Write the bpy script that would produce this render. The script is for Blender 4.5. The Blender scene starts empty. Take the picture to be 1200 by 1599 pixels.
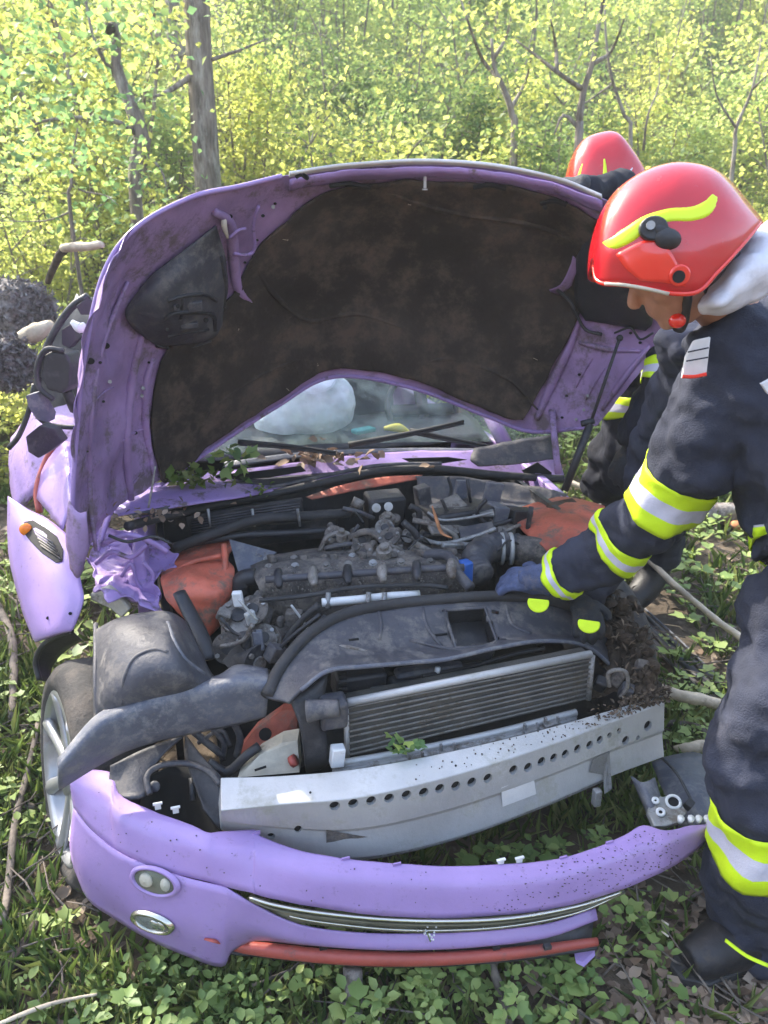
import bpy, math, random
import numpy as np
from mathutils import Vector, Matrix, noise
random.seed(7); rng = np.random.default_rng(7)
R = math.radians
# ---------------------------------------------------------------- camera, world, sun, exposure
CAMH, PITCH, F = 1.75, R(20), 1163.0
S = bpy.context.scene
C = S.collection
cd = bpy.data.cameras.new('camera'); cam = bpy.data.objects.new('camera', cd); C.objects.link(cam)
cam.location = (0, 0, CAMH); cam.rotation_euler = (R(90) - PITCH, 0, 0)
cd.sensor_fit = 'VERTICAL'; cd.sensor_height = 36; cd.lens = 36 * F / 1599.0
cd.clip_start = .05; cd.clip_end = 500
cd.dof.use_dof = True; cd.dof.focus_distance = 1.95; cd.dof.aperture_fstop = 5.0
S.camera = cam
SUN = Vector((-.58, .50, .66)).normalized()
w = bpy.data.worlds.new('World'); S.world = w; w.use_nodes = True
nt = w.node_tree; bg = nt.nodes['Background']
sk = nt.nodes.new('ShaderNodeTexSky'); sk.sky_type = 'NISHITA'; sk.sun_disc = False
sk.sun_elevation = math.asin(SUN.z); sk.sun_rotation = math.atan2(SUN.x, SUN.y)
sk.air_density = 1.0; sk.dust_density = 2.5; sk.ozone_density = 1.0
nt.links.new(sk.outputs[0], bg.inputs[0]); bg.inputs[1].default_value = .15
sd = bpy.data.lights.new('sun', 'SUN'); sd.energy = 2.7; sd.angle = R(.6); sd.color = (1, .93, .80)
so = bpy.data.objects.new('sun', sd); C.objects.link(so)
so.rotation_euler = SUN.to_track_quat('Z', 'Y').to_euler(); so.location = (-5, 5, 8)
S.view_settings.view_transform = 'Standard'; S.view_settings.look = 'None'
S.view_settings.gamma = 1; S.view_settings.use_curve_mapping = False
S.view_settings.exposure = 2.42
# ---------------------------------------------------------------- places: photograph ray -> point in the world
cp, sp = math.cos(PITCH), math.sin(PITCH)
O = Vector((0, 0, CAMH))
def ray(px, py):
    a = (px - 600) / F; b = (799.5 - py) / F
    return Vector((a, cp + b * sp, -sp + b * cp))
def PY(px, py, y): d = ray(px, py); return O + d * (y / d.y)
def PZ(px, py, z): d = ray(px, py); return O + d * ((z - CAMH) / d.z)
CO = Vector((.2, 1.62, 0)); CA = Vector((-.287, .958, 0)).normalized(); CR = Vector((CA.y, -CA.x, 0))
CARROT = math.atan2(CR.y, CR.x)
def PU(px, py, u): d = ray(px, py); return O + d * (((CO - O).dot(CA) + u) / d.dot(CA))
def CF(v, u, z): return CO + CR * v + CA * u + Vector((0, 0, z))
def pix(p):
    q = Vector(p) - O; dep = q.y * cp - q.z * sp
    return 600 + F * q.x / dep, 799.5 - F * (q.y * sp + q.z * cp) / dep, dep
def V(*a): return Vector(a)
# ---------------------------------------------------------------- mesh helpers
def cr(a, b, c, d, t):
    return .5 * ((2 * b) + (c - a) * t + (2 * a - 5 * b + 4 * c - d) * t * t + (3 * b - a - 3 * c + d) * t ** 3)
def spline(P, n, closed=False):
    """catmull-rom through P, n steps a span"""
    P = list(P); out = []; m = len(P)
    if n <= 1: return P
    for i in range(m if closed else m - 1):
        if closed: a, b, c, d = P[(i - 1) % m], P[i], P[(i + 1) % m], P[(i + 2) % m]
        else: a, b, c, d = (P[i - 1] if i else P[0] * 2 - P[1]), P[i], P[i + 1], (P[i + 2] if i + 2 < m else P[-1] * 2 - P[-2])
        for k in range(n): out.append(cr(a, b, c, d, k / n))
    if not closed: out.append(P[-1])
    return out
class MB:
    def __init__(s): s.v = []; s.f = []; s.m = []; s.cur = 0
    def add(s, vs, fs):
        o = len(s.v); s.v += [tuple(p) for p in vs]; s.f += [tuple(i + o for i in f) for f in fs]; s.m += [s.cur] * len(fs); return s
    def grid(s, rows, closed=False):
        n = len(rows[0]); vs = [p for r in rows for p in r]; fs = []
        for i in range(len(rows) - 1):
            for j in range(n - 1 + (1 if closed else 0)):
                k = (j + 1) % n; fs.append((i * n + j, i * n + k, (i + 1) * n + k, (i + 1) * n + j))
        return s.add(vs, fs)
    def tube(s, P, r, seg=8, sub=4, caps=True, ribs=None, flat=1.0, up=None):
        P = [Vector(p) for p in P]
        rr = list(r) if hasattr(r, '__len__') else [r] * len(P)
        Q = spline(P, sub) if len(P) > 2 else P
        if len(P) > 2: rs = spline([Vector((x, 0, 0)) for x in rr], sub); rs = [max(1e-4, x.x) for x in rs]
        else: rs = rr
        if ribs:
            Q2 = []; r2 = []
            for i in range(len(Q) - 1):
                for k in range(ribs):
                    t = k / ribs; Q2.append(Q[i].lerp(Q[i + 1], t)); r2.append((rs[i] * (1 - t) + rs[i + 1] * t) * (1.0 if k % 2 else .86))
            Q, rs = Q2, r2
        ref = Vector(up) if up else Vector((0, 0, 1)); rows = []; N = None
        for i, q in enumerate(Q):
            T = (Q[min(i + 1, len(Q) - 1)] - Q[max(i - 1, 0)]).normalized()
            if N is None:
                if abs(T.dot(ref)) > .95: ref = Vector((1, 0, 0))
                N = (ref - T * ref.dot(T)).normalized()
            else:
                N = (N - T * N.dot(T)).normalized()
            B = T.cross(N)
            rows.append([q + (N * math.cos(a) * flat + B * math.sin(a)) * rs[i] for a in [2 * math.pi * k / seg for k in range(seg)]])
        o = len(s.v); s.grid(rows, True)
        if caps:
            n = len(rows)
            s.f.append(tuple(o + k for k in reversed(range(seg)))); s.m.append(s.cur)
            s.f.append(tuple(o + (n - 1) * seg + k for k in range(seg))); s.m.append(s.cur)
        return s
    def box(s, c, size, rot=None, taper=1.0):
        c = Vector(c); h = Vector(size) / 2; M = rot if rot is not None else Matrix.Identity(3)
        vs = []
        for z in (-1, 1):
            k = taper if z > 0 else 1
            for x, y in ((-1, -1), (1, -1), (1, 1), (-1, 1)): vs.append(c + M @ Vector((x * h.x * k, y * h.y * k, z * h.z)))
        return s.add(vs, [(3, 2, 1, 0), (4, 5, 6, 7), (0, 1, 5, 4), (1, 2, 6, 5), (2, 3, 7, 6), (3, 0, 4, 7)])
    def ell(s, c, rad, rot=None, seg=16, ring=10):
        c = Vector(c); M = rot if rot is not None else Matrix.Identity(3); rows = []
        for i in range(ring + 1):
            a = math.pi * (i / ring); a = min(max(a, .02), math.pi - .02)
            rows.append([c + M @ Vector((rad[0] * math.sin(a) * math.cos(b), rad[1] * math.sin(a) * math.sin(b), rad[2] * math.cos(a))) for b in [2 * math.pi * k / seg for k in range(seg)]])
        o = len(s.v); s.grid(rows, True)
        s.f.append(tuple(o + k for k in range(seg))); s.f.append(tuple(o + ring * seg + k for k in reversed(range(seg)))); s.m += [s.cur] * 2
        return s
    def prism(s, P, d):
        """closed outline P pushed along d"""
        n = len(P); d = Vector(d)
        vs = [Vector(p) for p in P] + [Vector(p) + d for p in P]
        return s.add(vs, [tuple(range(n)), tuple(reversed(range(n, 2 * n)))] + [(i, i + n, (i + 1) % n + n, (i + 1) % n) for i in range(n)])
    def disc(s, c, nrm, r, seg=14, r2=None, h=.004):
        nrm = Vector(nrm).normalized(); q = nrm.to_track_quat('Z', 'X').to_matrix(); c = Vector(c); r2 = r2 or r
        return s.prism([c + q @ Vector((r * math.cos(a), r2 * math.sin(a), 0)) for a in [2 * math.pi * k / seg for k in range(seg)]], nrm * h)
    def build(s, name, mat, parent=None, smooth=False, bevel=0, solid=0, soff=0, sub=0, remesh=0, disp=None, auto=None):
        me = bpy.data.meshes.new(name); me.from_pydata(s.v, [], s.f)
        mats = mat if isinstance(mat, (list, tuple)) else [mat]
        for m in mats: me.materials.append(m)
        if len(mats) > 1: me.polygons.foreach_set('material_index', s.m)
        me.validate(); me.update()
        if smooth: me.shade_smooth()
        o = bpy.data.objects.new(name, me); C.objects.link(o)
        if parent is not None:
            o.parent = parent
            o.matrix_parent_inverse = world_of(parent).inverted()
        if remesh:
            m = o.modifiers.new('remesh', 'REMESH'); m.mode = 'VOXEL'; m.voxel_size = remesh; m.use_smooth_shade = True
            m = o.modifiers.new('smooth', 'SMOOTH'); m.iterations = 6; m.factor = .5
        if disp:
            for (tex, st) in disp:
                m = o.modifiers.new('folds', 'DISPLACE'); m.texture = tex; m.strength = st; m.mid_level = .48; m.texture_coords = 'GLOBAL'
        if solid:
            m = o.modifiers.new('thickness', 'SOLIDIFY'); m.thickness = solid; m.offset = soff
        if bevel:
            m = o.modifiers.new('edges', 'BEVEL'); m.width = bevel; m.segments = 2; m.limit_method = 'ANGLE'; m.angle_limit = R(35)
            me.shade_smooth()
            try: me.set_sharp_from_angle(angle=R(50))
            except Exception: pass
        if sub: m = o.modifiers.new('subsurf', 'SUBSURF'); m.levels = m.render_levels = sub
        return o
def world_of(o):
    if o.parent is None: return Matrix.LocRotScale(o.location, o.rotation_euler, o.scale)
    return world_of(o.parent) @ o.matrix_parent_inverse @ Matrix.LocRotScale(o.location, o.rotation_euler, o.scale)
def loft(rows, nu=4, nv=4, closed=False, fn=None):
    """rows of control points -> dense grid rows"""
    rr = [spline([Vector(p) for p in r], nv, closed) for r in rows]
    cols = [spline([r[j] for r in rr], nu) for j in range(len(rr[0]))]
    g = [[cols[j][i] for j in range(len(cols))] for i in range(len(cols[0]))]
    if fn: g = [[fn(p) for p in r] for r in g]
    return g
def sheet(name, rows, mat, parent=None, nu=4, nv=4, thick=.003, closed=False, fn=None, off=0, **k):
    g = loft(rows, nu, nv, closed, fn); b = MB(); b.grid(g, closed)
    o = b.build(name, mat, parent, smooth=True, solid=thick, soff=off, **k); return o
def tubeo(name, P, r, mat, parent=None, **k):
    return MB().tube(P, r, **k).build(name, mat, parent, smooth=True)
def crump(amp, sc, seed=0):
    def f(p):
        q = Vector(p) * sc + Vector((seed, seed * 2, 0)); return p + noise.noise_vector(q) * amp + noise.noise_vector(q * 2.3) * amp * .45
    return f
def empty(name, loc, label, cat, group=None):
    o = bpy.data.objects.new(name, None); C.objects.link(o); o.location = loc; o.empty_display_size = .1
    return tag(o, label, cat, group)
def tag(o, label, cat, group=None, kind=None):
    if label: o['label'] = label
    if cat: o['category'] = cat
    if group: o['group'] = group
    if kind: o['kind'] = kind
    return o
def lab(o, l): o['label'] = l; return o
class Drape:
    """nearest-point lookup of the depth of a surface along a photograph ray"""
    def __init__(s, g):
        pts = [p for r in g for p in r]; s.a = np.array([pix(p) for p in pts])
    def dep(s, px, py, k=12):
        d = (s.a[:, 0] - px) ** 2 + (s.a[:, 1] - py) ** 2 + 1e-3; k = min(k, len(d) - 1)
        i = np.argpartition(d, k)[:k]; i = i[s.a[i, 2] < s.a[i, 2].min() + .12]; wt = 1 / (d[i] + 4); z = 1 / s.a[i, 2]
        m = float((z * wt).sum() / wt.sum())
        if len(i) > 5 and d.min() < 900:
            Am = np.stack([np.ones(len(i)), s.a[i, 0] - px, s.a[i, 1] - py], 1) * np.sqrt(wt)[:, None]
            c = np.linalg.lstsq(Am, z * np.sqrt(wt), rcond=.02)[0]
            if z.min() * .97 < c[0] < z.max() * 1.03: m = float(c[0])
        return 1 / m
    def at(s, px, py, off=0): return O + ray(px, py) * (s.dep(px, py) - off)
# ---------------------------------------------------------------- materials
def mat(name, col, rough=.5, metal=0, var=.25, vs=6, bump=.2, bs=60, col2=None, dirt=0, dcol=(.10, .075, .05), ds=5, spec=.5, coat=0, stretch=None, alpha=None, trans=0, drough=.9):
    m = bpy.data.materials.new(name); m.use_nodes = True; n = m.node_tree.nodes; L = m.node_tree.links
    b = n['Principled BSDF']; b.inputs['Roughness'].default_value = rough; b.inputs['Metallic'].default_value = metal
    b.inputs['Specular IOR Level'].default_value = spec; b.inputs['Coat Weight'].default_value = coat
    tc = n.new('ShaderNodeTexCoord'); mp = n.new('ShaderNodeMapping'); L.new(tc.outputs['Object'], mp.inputs[0])
    if stretch: mp.inputs['Scale'].default_value = stretch
    def nz(scale, det=6, r=.6):
        t = n.new('ShaderNodeTexNoise'); t.inputs['Scale'].default_value = scale; t.inputs['Detail'].default_value = det; t.inputs['Roughness'].default_value = r
        L.new(mp.outputs[0], t.inputs['Vector']); return t
    c2 = col2 or tuple(c * (1 - var) for c in col)
    mix = n.new('ShaderNodeMix'); mix.data_type = 'RGBA'; mix.inputs[6].default_value = (*c2, 1); mix.inputs[7].default_value = (*[min(1, c * (1 + var * .5)) for c in col], 1)
    t = nz(vs); rp = n.new('ShaderNodeMapRange'); rp.inputs[1].default_value = .35; rp.inputs[2].default_value = .65
    L.new(t.outputs[0], rp.inputs[0]); L.new(rp.outputs[0], mix.inputs[0]); out = mix.outputs[2]
    if dirt > 0:
        d = nz(ds, 10, .75); r2 = n.new('ShaderNodeMapRange'); th = .66 - .34 * dirt; r2.inputs[1].default_value = th; r2.inputs[2].default_value = th + .12
        L.new(d.outputs[0], r2.inputs[0]); m2 = n.new('ShaderNodeMix'); m2.data_type = 'RGBA'; L.new(r2.outputs[0], m2.inputs[0])
        L.new(out, m2.inputs[6]); m2.inputs[7].default_value = (*dcol, 1); out = m2.outputs[2]
        mr = n.new('ShaderNodeMapRange'); mr.inputs[3].default_value = rough; mr.inputs[4].default_value = drough
        L.new(r2.outputs[0], mr.inputs[0]); L.new(mr.outputs[0], b.inputs['Roughness'])
        if metal: 
            mm = n.new('ShaderNodeMapRange'); mm.inputs[3].default_value = metal; mm.inputs[4].default_value = 0
            L.new(r2.outputs[0], mm.inputs[0]); L.new(mm.outputs[0], b.inputs['Metallic'])
    L.new(out, b.inputs['Base Color'])
    if bump:
        t3 = nz(bs, 8, .65); bp = n.new('ShaderNodeBump'); bp.inputs['Strength'].default_value = bump; bp.inputs['Distance'].default_value = .01
        L.new(t3.outputs[0], bp.inputs['Height']); L.new(bp.outputs[0], b.inputs['Normal'])
    return m
def leafmat(name, ramp, rough=.55, tr=.35, big=None):
    m = bpy.data.materials.new(name); m.use_nodes = True; n = m.node_tree.nodes; L = m.node_tree.links
    b = n['Principled BSDF']; b.inputs['Roughness'].default_value = rough; b.inputs['Specular IOR Level'].default_value = .35
    g = n.new('ShaderNodeNewGeometry'); r = n.new('ShaderNodeValToRGB'); e = r.color_ramp.elements
    while len(e) > 1: e.remove(e[-1])
    e[0].position = 0; e[0].color = (*ramp[0], 1)
    for i, c in enumerate(ramp[1:]): q = e.new((i + 1) / (len(ramp) - 1)); q.color = (*c, 1)
    src = g.outputs['Random Per Island']
    if big:
        tc = n.new('ShaderNodeTexCoord'); t = n.new('ShaderNodeTexNoise'); t.inputs['Scale'].default_value = big; L.new(g.outputs['Position'], t.inputs['Vector'])
        a = n.new('ShaderNodeMath'); a.operation = 'MULTIPLY_ADD'; a.inputs[1].default_value = .5; L.new(src, a.inputs[0])
        k = n.new('ShaderNodeMapRange'); k.inputs[1].default_value = .35; k.inputs[2].default_value = .65; k.inputs[3].default_value = 0; k.inputs[4].default_value = .5
        L.new(t.outputs[0], k.inputs[0]); L.new(k.outputs[0], a.inputs[2]); src = a.outputs[0]
    L.new(src, r.inputs[0]); L.new(r.outputs[0], b.inputs['Base Color'])
    t = n.new('ShaderNodeBsdfTranslucent'); mx = n.new('ShaderNodeMixShader'); mx.inputs[0].default_value = tr
    hs = n.new('ShaderNodeHueSaturation'); hs.inputs['Value'].default_value = 1.5; hs.inputs['Hue'].default_value = .487; L.new(r.outputs[0], hs.inputs['Color']); L.new(hs.outputs[0], t.inputs[0])
    L.new(b.outputs[0], mx.inputs[1]); L.new(t.outputs[0], mx.inputs[2]); L.new(mx.outputs[0], n['Material Output'].inputs[0])
    return m
def glassmat(name, col, alpha):
    m = bpy.data.materials.new(name); m.use_nodes = True; n = m.node_tree.nodes; L = m.node_tree.links
    b = n['Principled BSDF']; b.inputs['Base Color'].default_value = (*col, 1); b.inputs['Roughness'].default_value = .06; b.inputs['Alpha'].default_value = alpha
    tc = n.new('ShaderNodeTexCoord'); t = n.new('ShaderNodeTexNoise'); t.inputs['Scale'].default_value = 12; t.inputs['Detail'].default_value = 8; L.new(tc.outputs['Object'], t.inputs[0])
    k = n.new('ShaderNodeMapRange'); k.inputs[1].default_value = .4; k.inputs[2].default_value = .8; k.inputs[3].default_value = alpha; k.inputs[4].default_value = min(1, alpha + .3); L.new(t.outputs[0], k.inputs[0]); L.new(k.outputs[0], b.inputs['Alpha'])
    return m
EARTH = (.12, .085, .06)
M = dict(
 paint=mat('purple_paint', (.345, .232, .50), .38, 0, .12, 4, .08, 120, dirt=.24, dcol=(.235, .165, .30), ds=40, coat=.25),
 inner=mat('inner_purple_paint', (.345, .225, .43), .5, 0, .3, 5, .35, 25, dirt=.45, dcol=(.16, .12, .14), ds=7),
 sill=mat('dirty_purple_paint', (.33, .22, .48), .45, 0, .2, 6, .3, 40, dirt=.38, dcol=(.13, .10, .10), ds=12),
 pad=mat('hood_lining', (.054, .044, .038), .95, 0, .45, 3, .9, 26, dirt=.5, dcol=(.10, .075, .058), ds=6, spec=.2),
 black=mat('black_plastic', (.028, .028, .033), .48, 0, .3, 8, .25, 60, dirt=.38, dcol=(.085, .08, .08), ds=7),
 blk2=mat('dusty_black_plastic', (.062, .062, .075), .5, 0, .3, 5, .3, 45, dirt=.5, dcol=(.14, .13, .125), ds=16),
 grey=mat('grey_plastic_trim', (.11, .118, .15), .48, 0, .25, 6, .3, 90, dirt=.55, dcol=(.19, .19, .20), ds=30),
 rub=mat('black_rubber', (.035, .034, .036), .7, 0, .3, 10, .2, 80, dirt=.3, dcol=(.08, .07, .065), ds=12),
 tyre=mat('tyre_rubber', (.04, .037, .036), .85, 0, .3, 6, .5, 60, dirt=.5, dcol=(.085, .072, .062), ds=6),
 alu=mat('bare_aluminium', (.50, .50, .50), .45, .3, .15, 5, .15, 120, dirt=.4, dcol=(.36, .35, .31), ds=7, drough=.7),
 alud=mat('dirty_aluminium', (.36, .36, .36), .5, .55, .25, 9, .3, 120, dirt=.45, dcol=(.15, .13, .11), ds=16),
 tube=mat('dirty_cooling_tube', (.24, .23, .215), .55, .3, .3, 10, .4, 150, dirt=.55, dcol=(.13, .11, .085), ds=10),
 fin=mat('radiator_fins', (.12, .115, .105), .55, .4, .35, 12, .5, 300, dirt=.45, dcol=(.10, .085, .065), ds=12),
 rim=mat('silver_alloy', (.40, .40, .41), .35, .6, .12, 6, .1, 60, dirt=.3, dcol=(.25, .22, .2), ds=8),
 red=mat('red_primer', (.52, .125, .075), .55, 0, .4, 7, .4, 40, dirt=.42, dcol=(.19, .13, .10), ds=11),
 redstrip=mat('red_plastic', (.42, .085, .065), .45, 0, .2, 6, .2, 70, dirt=.3, dcol=(.20, .10, .09), ds=18),
 eng=mat('dusty_engine_casting', (.11, .10, .095), .8, .1, .5, 18, .8, 90, dirt=.6, dcol=(.21, .18, .155), ds=20),
 eng2=mat('grimy_metal', (.28, .26, .24), .55, .5, .4, 14, .6, 60, dirt=.5, dcol=(.10, .08, .065), ds=16),
 mud=mat('mud_clod', (.085, .06, .042), .95, 0, .5, 14, 1, 60),
 chrome=mat('chrome', (.62, .60, .52), .18, .9, .1, 8, .03, 60, dirt=.2, dcol=(.28, .25, .16), ds=8),
 olive=mat('dirty_chrome_recess', (.16, .15, .10), .5, .3, .3, 10, .2, 60),
 cream=mat('broken_cream_plastic', (.55, .50, .40), .6, 0, .25, 15, .3, 60, dirt=.3),
 white=mat('white_plastic_and_lip_glare', (.72, .72, .72), .5, 0, .1, 15, .1, 60, dirt=.15, dcol=(.4, .38, .36), ds=30),
 lens=mat('orange_lens', (.85, .22, .02), .2, 0, .2, 20, .1, 60),
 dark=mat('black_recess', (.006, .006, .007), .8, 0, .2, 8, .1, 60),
 blue=mat('blue_cap', (.03, .12, .45), .5, 0, .2, 8, .1, 60),
 cloth=mat('navy_turnout_cloth', (.037, .042, .066), .8, 0, .3, 9, .55, 260, dirt=.2, dcol=(.075, .075, .095), ds=5, spec=.25),
 cloth2=mat('black_turnout_cloth', (.022, .024, .034), .85, 0, .3, 9, .5, 200, dirt=.3, dcol=(.07, .062, .06), ds=5, spec=.2),
 yel=mat('fluorescent_yellow_tape', (.62, .86, .01), .6, 0, .06, 20, .2, 200),
 tape=mat('silver_reflective_tape', (.58, .57, .66), .5, .0, .08, 20, .25, 220),
 helm=mat('red_helmet_shell', (.55, .010, .018), .2, 0, .15, 5, .03, 40, dirt=.12, dcol=(.40, .02, .02), ds=20, drough=.5, coat=.6),
 helm2=mat('bright_red_shield', (.80, .03, .015), .2, 0, .06, 4, .02, 60, coat=.8),
 stripe=mat('helmet_stripe', (.72, .92, .02), .4, 0, .05, 9, .05, 60),
 flap=mat('silver_neck_flap', (.72, .72, .78), .5, .1, .15, 12, .5, 30),
 skin=mat('skin', (.50, .25, .16), .5, 0, .15, 20, .2, 120),
 glove=mat('blue_work_glove', (.075, .10, .20), .8, 0, .4, 25, .6, 160, dirt=.4, dcol=(.12, .12, .15), ds=14),
 glove2=mat('black_work_glove', (.022, .024, .03), .7, 0, .4, 25, .6, 160, dirt=.2),
 boot=mat('black_boot_leather', (.014, .014, .018), .5, 0, .3, 12, .3, 50, dirt=.3, dcol=(.06, .05, .045), ds=14),
 patch=mat('white_cloth_badge', (.72, .72, .74), .7, 0, .08, 20, .2, 100),
 soil=mat('forest_soil', (.085, .062, .042), .95, 0, .5, 3, 1, 30, dirt=.5, dcol=(.13, .10, .07), ds=9),
 bark=mat('grey_bark', (.22, .18, .155), .95, 0, .6, 5, 1, 24, col2=(.085, .068, .056), stretch=(4, 4, .8), dirt=.5, dcol=(.36, .33, .29), ds=2.6),
 bark2=mat('dark_bark', (.085, .065, .05), .95, 0, .5, 9, 1, 50, stretch=(3, 3, .6)),
 dead=mat('dead_wood', (.55, .46, .34), .85, 0, .35, 9, .6, 60, dirt=.3, dcol=(.2, .15, .1)),
 twig=mat('grey_twig', (.17, .14, .115), .9, 0, .4, 20, .6, 90),
 orange=mat('orange_wood_and_sun_streak', (.50, .22, .10), .85, 0, .4, 20, .6, 90),
 stone=mat('dark_rough_bark', (.21, .19, .185), .95, 0, .6, 28, 1, 40, col2=(.07, .06, .058)),
 leafg=leafmat('ground_leaf', [(.065, .12, .04), (.13, .21, .06), (.20, .28, .08), (.33, .41, .13), (.17, .24, .12)], .5, .25, 1.3),
 grass=leafmat('grass_blade', [(.05, .10, .025), (.13, .20, .04), (.25, .28, .10)], .6, .3),
 litter=leafmat('dry_leaf', [(.10, .065, .045), (.24, .17, .12), (.36, .28, .21), (.15, .10, .07), (.28, .21, .16)], .85, .08),
 mudl=leafmat('mud_and_straw', [(.05, .035, .025), (.10, .07, .05), (.17, .125, .09), (.26, .20, .14)], .9, .03),
 leafb=leafmat('wood_leaf', [(.10, .17, .05), (.22, .31, .08), (.45, .48, .12), (.34, .38, .12), (.16, .25, .09)], .6, .6, .45),
 leafc=leafmat('pale_leaf', [(.18, .29, .10), (.31, .41, .14), (.44, .51, .17), (.22, .33, .13)], .65, .6, .6),
 leafd=leafmat('mid_green_leaf', [(.06, .12, .04), (.12, .20, .06), (.24, .32, .10), (.09, .16, .06)], .6, .5, .6),
 leafn=leafmat('near_leaf', [(.09, .18, .08), (.15, .27, .10), (.24, .36, .12), (.42, .50, .12)], .6, .5),
 glass=glassmat('windscreen_glass', (.30, .40, .36), .05),
 airbag=mat('airbag_cloth', (.66, .80, .80), .8, 0, .15, 8, .4, 25),
 teal=mat('teal_plastic', (.03, .35, .33), .5), ylw=mat('yellow_plastic', (.7, .65, .03), .5),
)
def cloudtex(name, size, depth=2):
    t = bpy.data.textures.new(name, 'CLOUDS'); t.noise_scale = size; t.noise_depth = depth; return t
T1 = cloudtex('folds', .10, 2); T2 = cloudtex('creases', .035, 1)
# ================================================================ the setting: ground
def sstep(a, b, x):
    t = min(1, max(0, (x - a) / (b - a))); return t * t * (3 - 2 * t)
def gz(x, y):
    p = Vector((x, y, 0)) - CO; u = p.dot(CA); v = p.dot(CR)
    du = max(0, -.5 - u, u - 3.8); dv = max(0, abs(v) - .75)
    k = sstep(.05, .8, math.hypot(du, dv))
    h = .09 * max(0, y - 1.7) * k
    far = max(0, math.hypot(x * .8, y) - 7)
    h += .12 * far if far < 8 else .96 + .42 * (far - 8)
    h += noise.noise(Vector((x * .5, y * .5, 3))) * .16 * sstep(3, 8, math.hypot(x, y)) + noise.noise(Vector((x * 2.2, y * 2.2, 0))) * .022 * k
    return h - .01
def axis(lo, a, b, hi, fine, ratio=1.22):
    out = list(np.arange(a, b, fine)); s = fine; x = a
    while x > lo: s *= ratio; x -= s; out.insert(0, x)
    s = fine; x = out[-1]
    while x < hi: s *= ratio; x += s; out.append(x)
    return out
xs = axis(-50, -3.2, 3.2, 50, .06); ys = axis(-40, .3, 6, 55, .06)
b = MB(); b.grid([[Vector((x, y, gz(x, y))) for x in xs] for y in ys])
tag(b.build('ground', M['soil'], smooth=True), 'forest floor of dark soil', None, None, 'structure')
# ---------------------------------------------------------------- leaves
T_DIA = (np.array([(0, 0, 0), (-.36, .45, .10), (0, 1, -.05), (.36, .45, .10)]), [(0, 1, 2), (0, 2, 3)])
T_LOB = (np.array([(0, 0, 0), (-.34, .18, .10), (-.46, .55, .06), (-.18, .62, .0), (0, 1, -.12), (.18, .62, .0), (.46, .55, .06), (.34, .18, .10), (0, .4, 0)]),
         [(8, 0, 1), (8, 1, 2), (8, 2, 3), (8, 3, 4), (8, 4, 5), (8, 5, 6), (8, 6, 7), (8, 7, 0)])
T_OVAL = (np.array([(0, 0, 0), (-.27, .25, .10), (-.31, .6, .14), (0, 1, -.02), (.31, .6, .14), (.27, .25, .10)]), [(0, 1, 2, 3), (0, 3, 4, 5)])
def frames(n, upbias, rg):
    nrm = rg.normal(size=(n, 3)); nrm[:, 2] = np.abs(nrm[:, 2]) + upbias; nrm /= np.linalg.norm(nrm, axis=1)[:, None]
    t = rg.normal(size=(n, 3)); t -= nrm * (t * nrm).sum(1)[:, None]; t /= np.linalg.norm(t, axis=1)[:, None]
    return nrm, t
def leaves(name, P, size, mat_, tmpl=T_DIA, up=.6, rg=rng, dirs=None, nrms=None, width=1.0):
    P = np.asarray(P, float); n = len(P); tv, tf = tmpl; nrm, t = frames(n, up, rg)
    if nrms is not None: nrm = nrms
    if dirs is not None: t = dirs
    s = np.cross(t, nrm); size = np.broadcast_to(size, (n,))[:, None, None]
    v = P[:, None, :] + size * (tv[None, :, 0:1] * width * s[:, None, :] + tv[None, :, 1:2] * t[:, None, :] + tv[None, :, 2:3] * nrm[:, None, :])
    k = len(tv); fl = [len(f) for f in tf]; idx = np.concatenate([np.array(f) for f in tf])
    allidx = (np.arange(n)[:, None] * k + idx[None, :]).ravel().astype(np.int32)
    tot = np.tile(np.array(fl, np.int32), n); st = np.concatenate([[0], np.cumsum(tot)[:-1]]).astype(np.int32)
    me = bpy.data.meshes.new(name); me.vertices.add(n * k); me.vertices.foreach_set('co', v.ravel())
    me.loops.add(len(allidx)); me.loops.foreach_set('vertex_index', allidx); me.polygons.add(len(tot)); me.polygons.foreach_set('loop_start', st)
    me.update(calc_edges=True); me.validate(); me.materials.append(mat_)
    return me
def link(name, me, parent=None, loc=None):
    o = bpy.data.objects.new(name, me); C.objects.link(o)
    if parent is not None: o.parent = parent
    if loc is not None: o.location = loc
    return o
def clear(p, m=.0):
    """is this ground free of car and boots"""
    q = Vector((p[0], p[1], 0)) - CO; u, v = q.dot(CA), q.dot(CR)
    return not (u > .25 + m and u < 3.7 and abs(v + .05) < .80)
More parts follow.
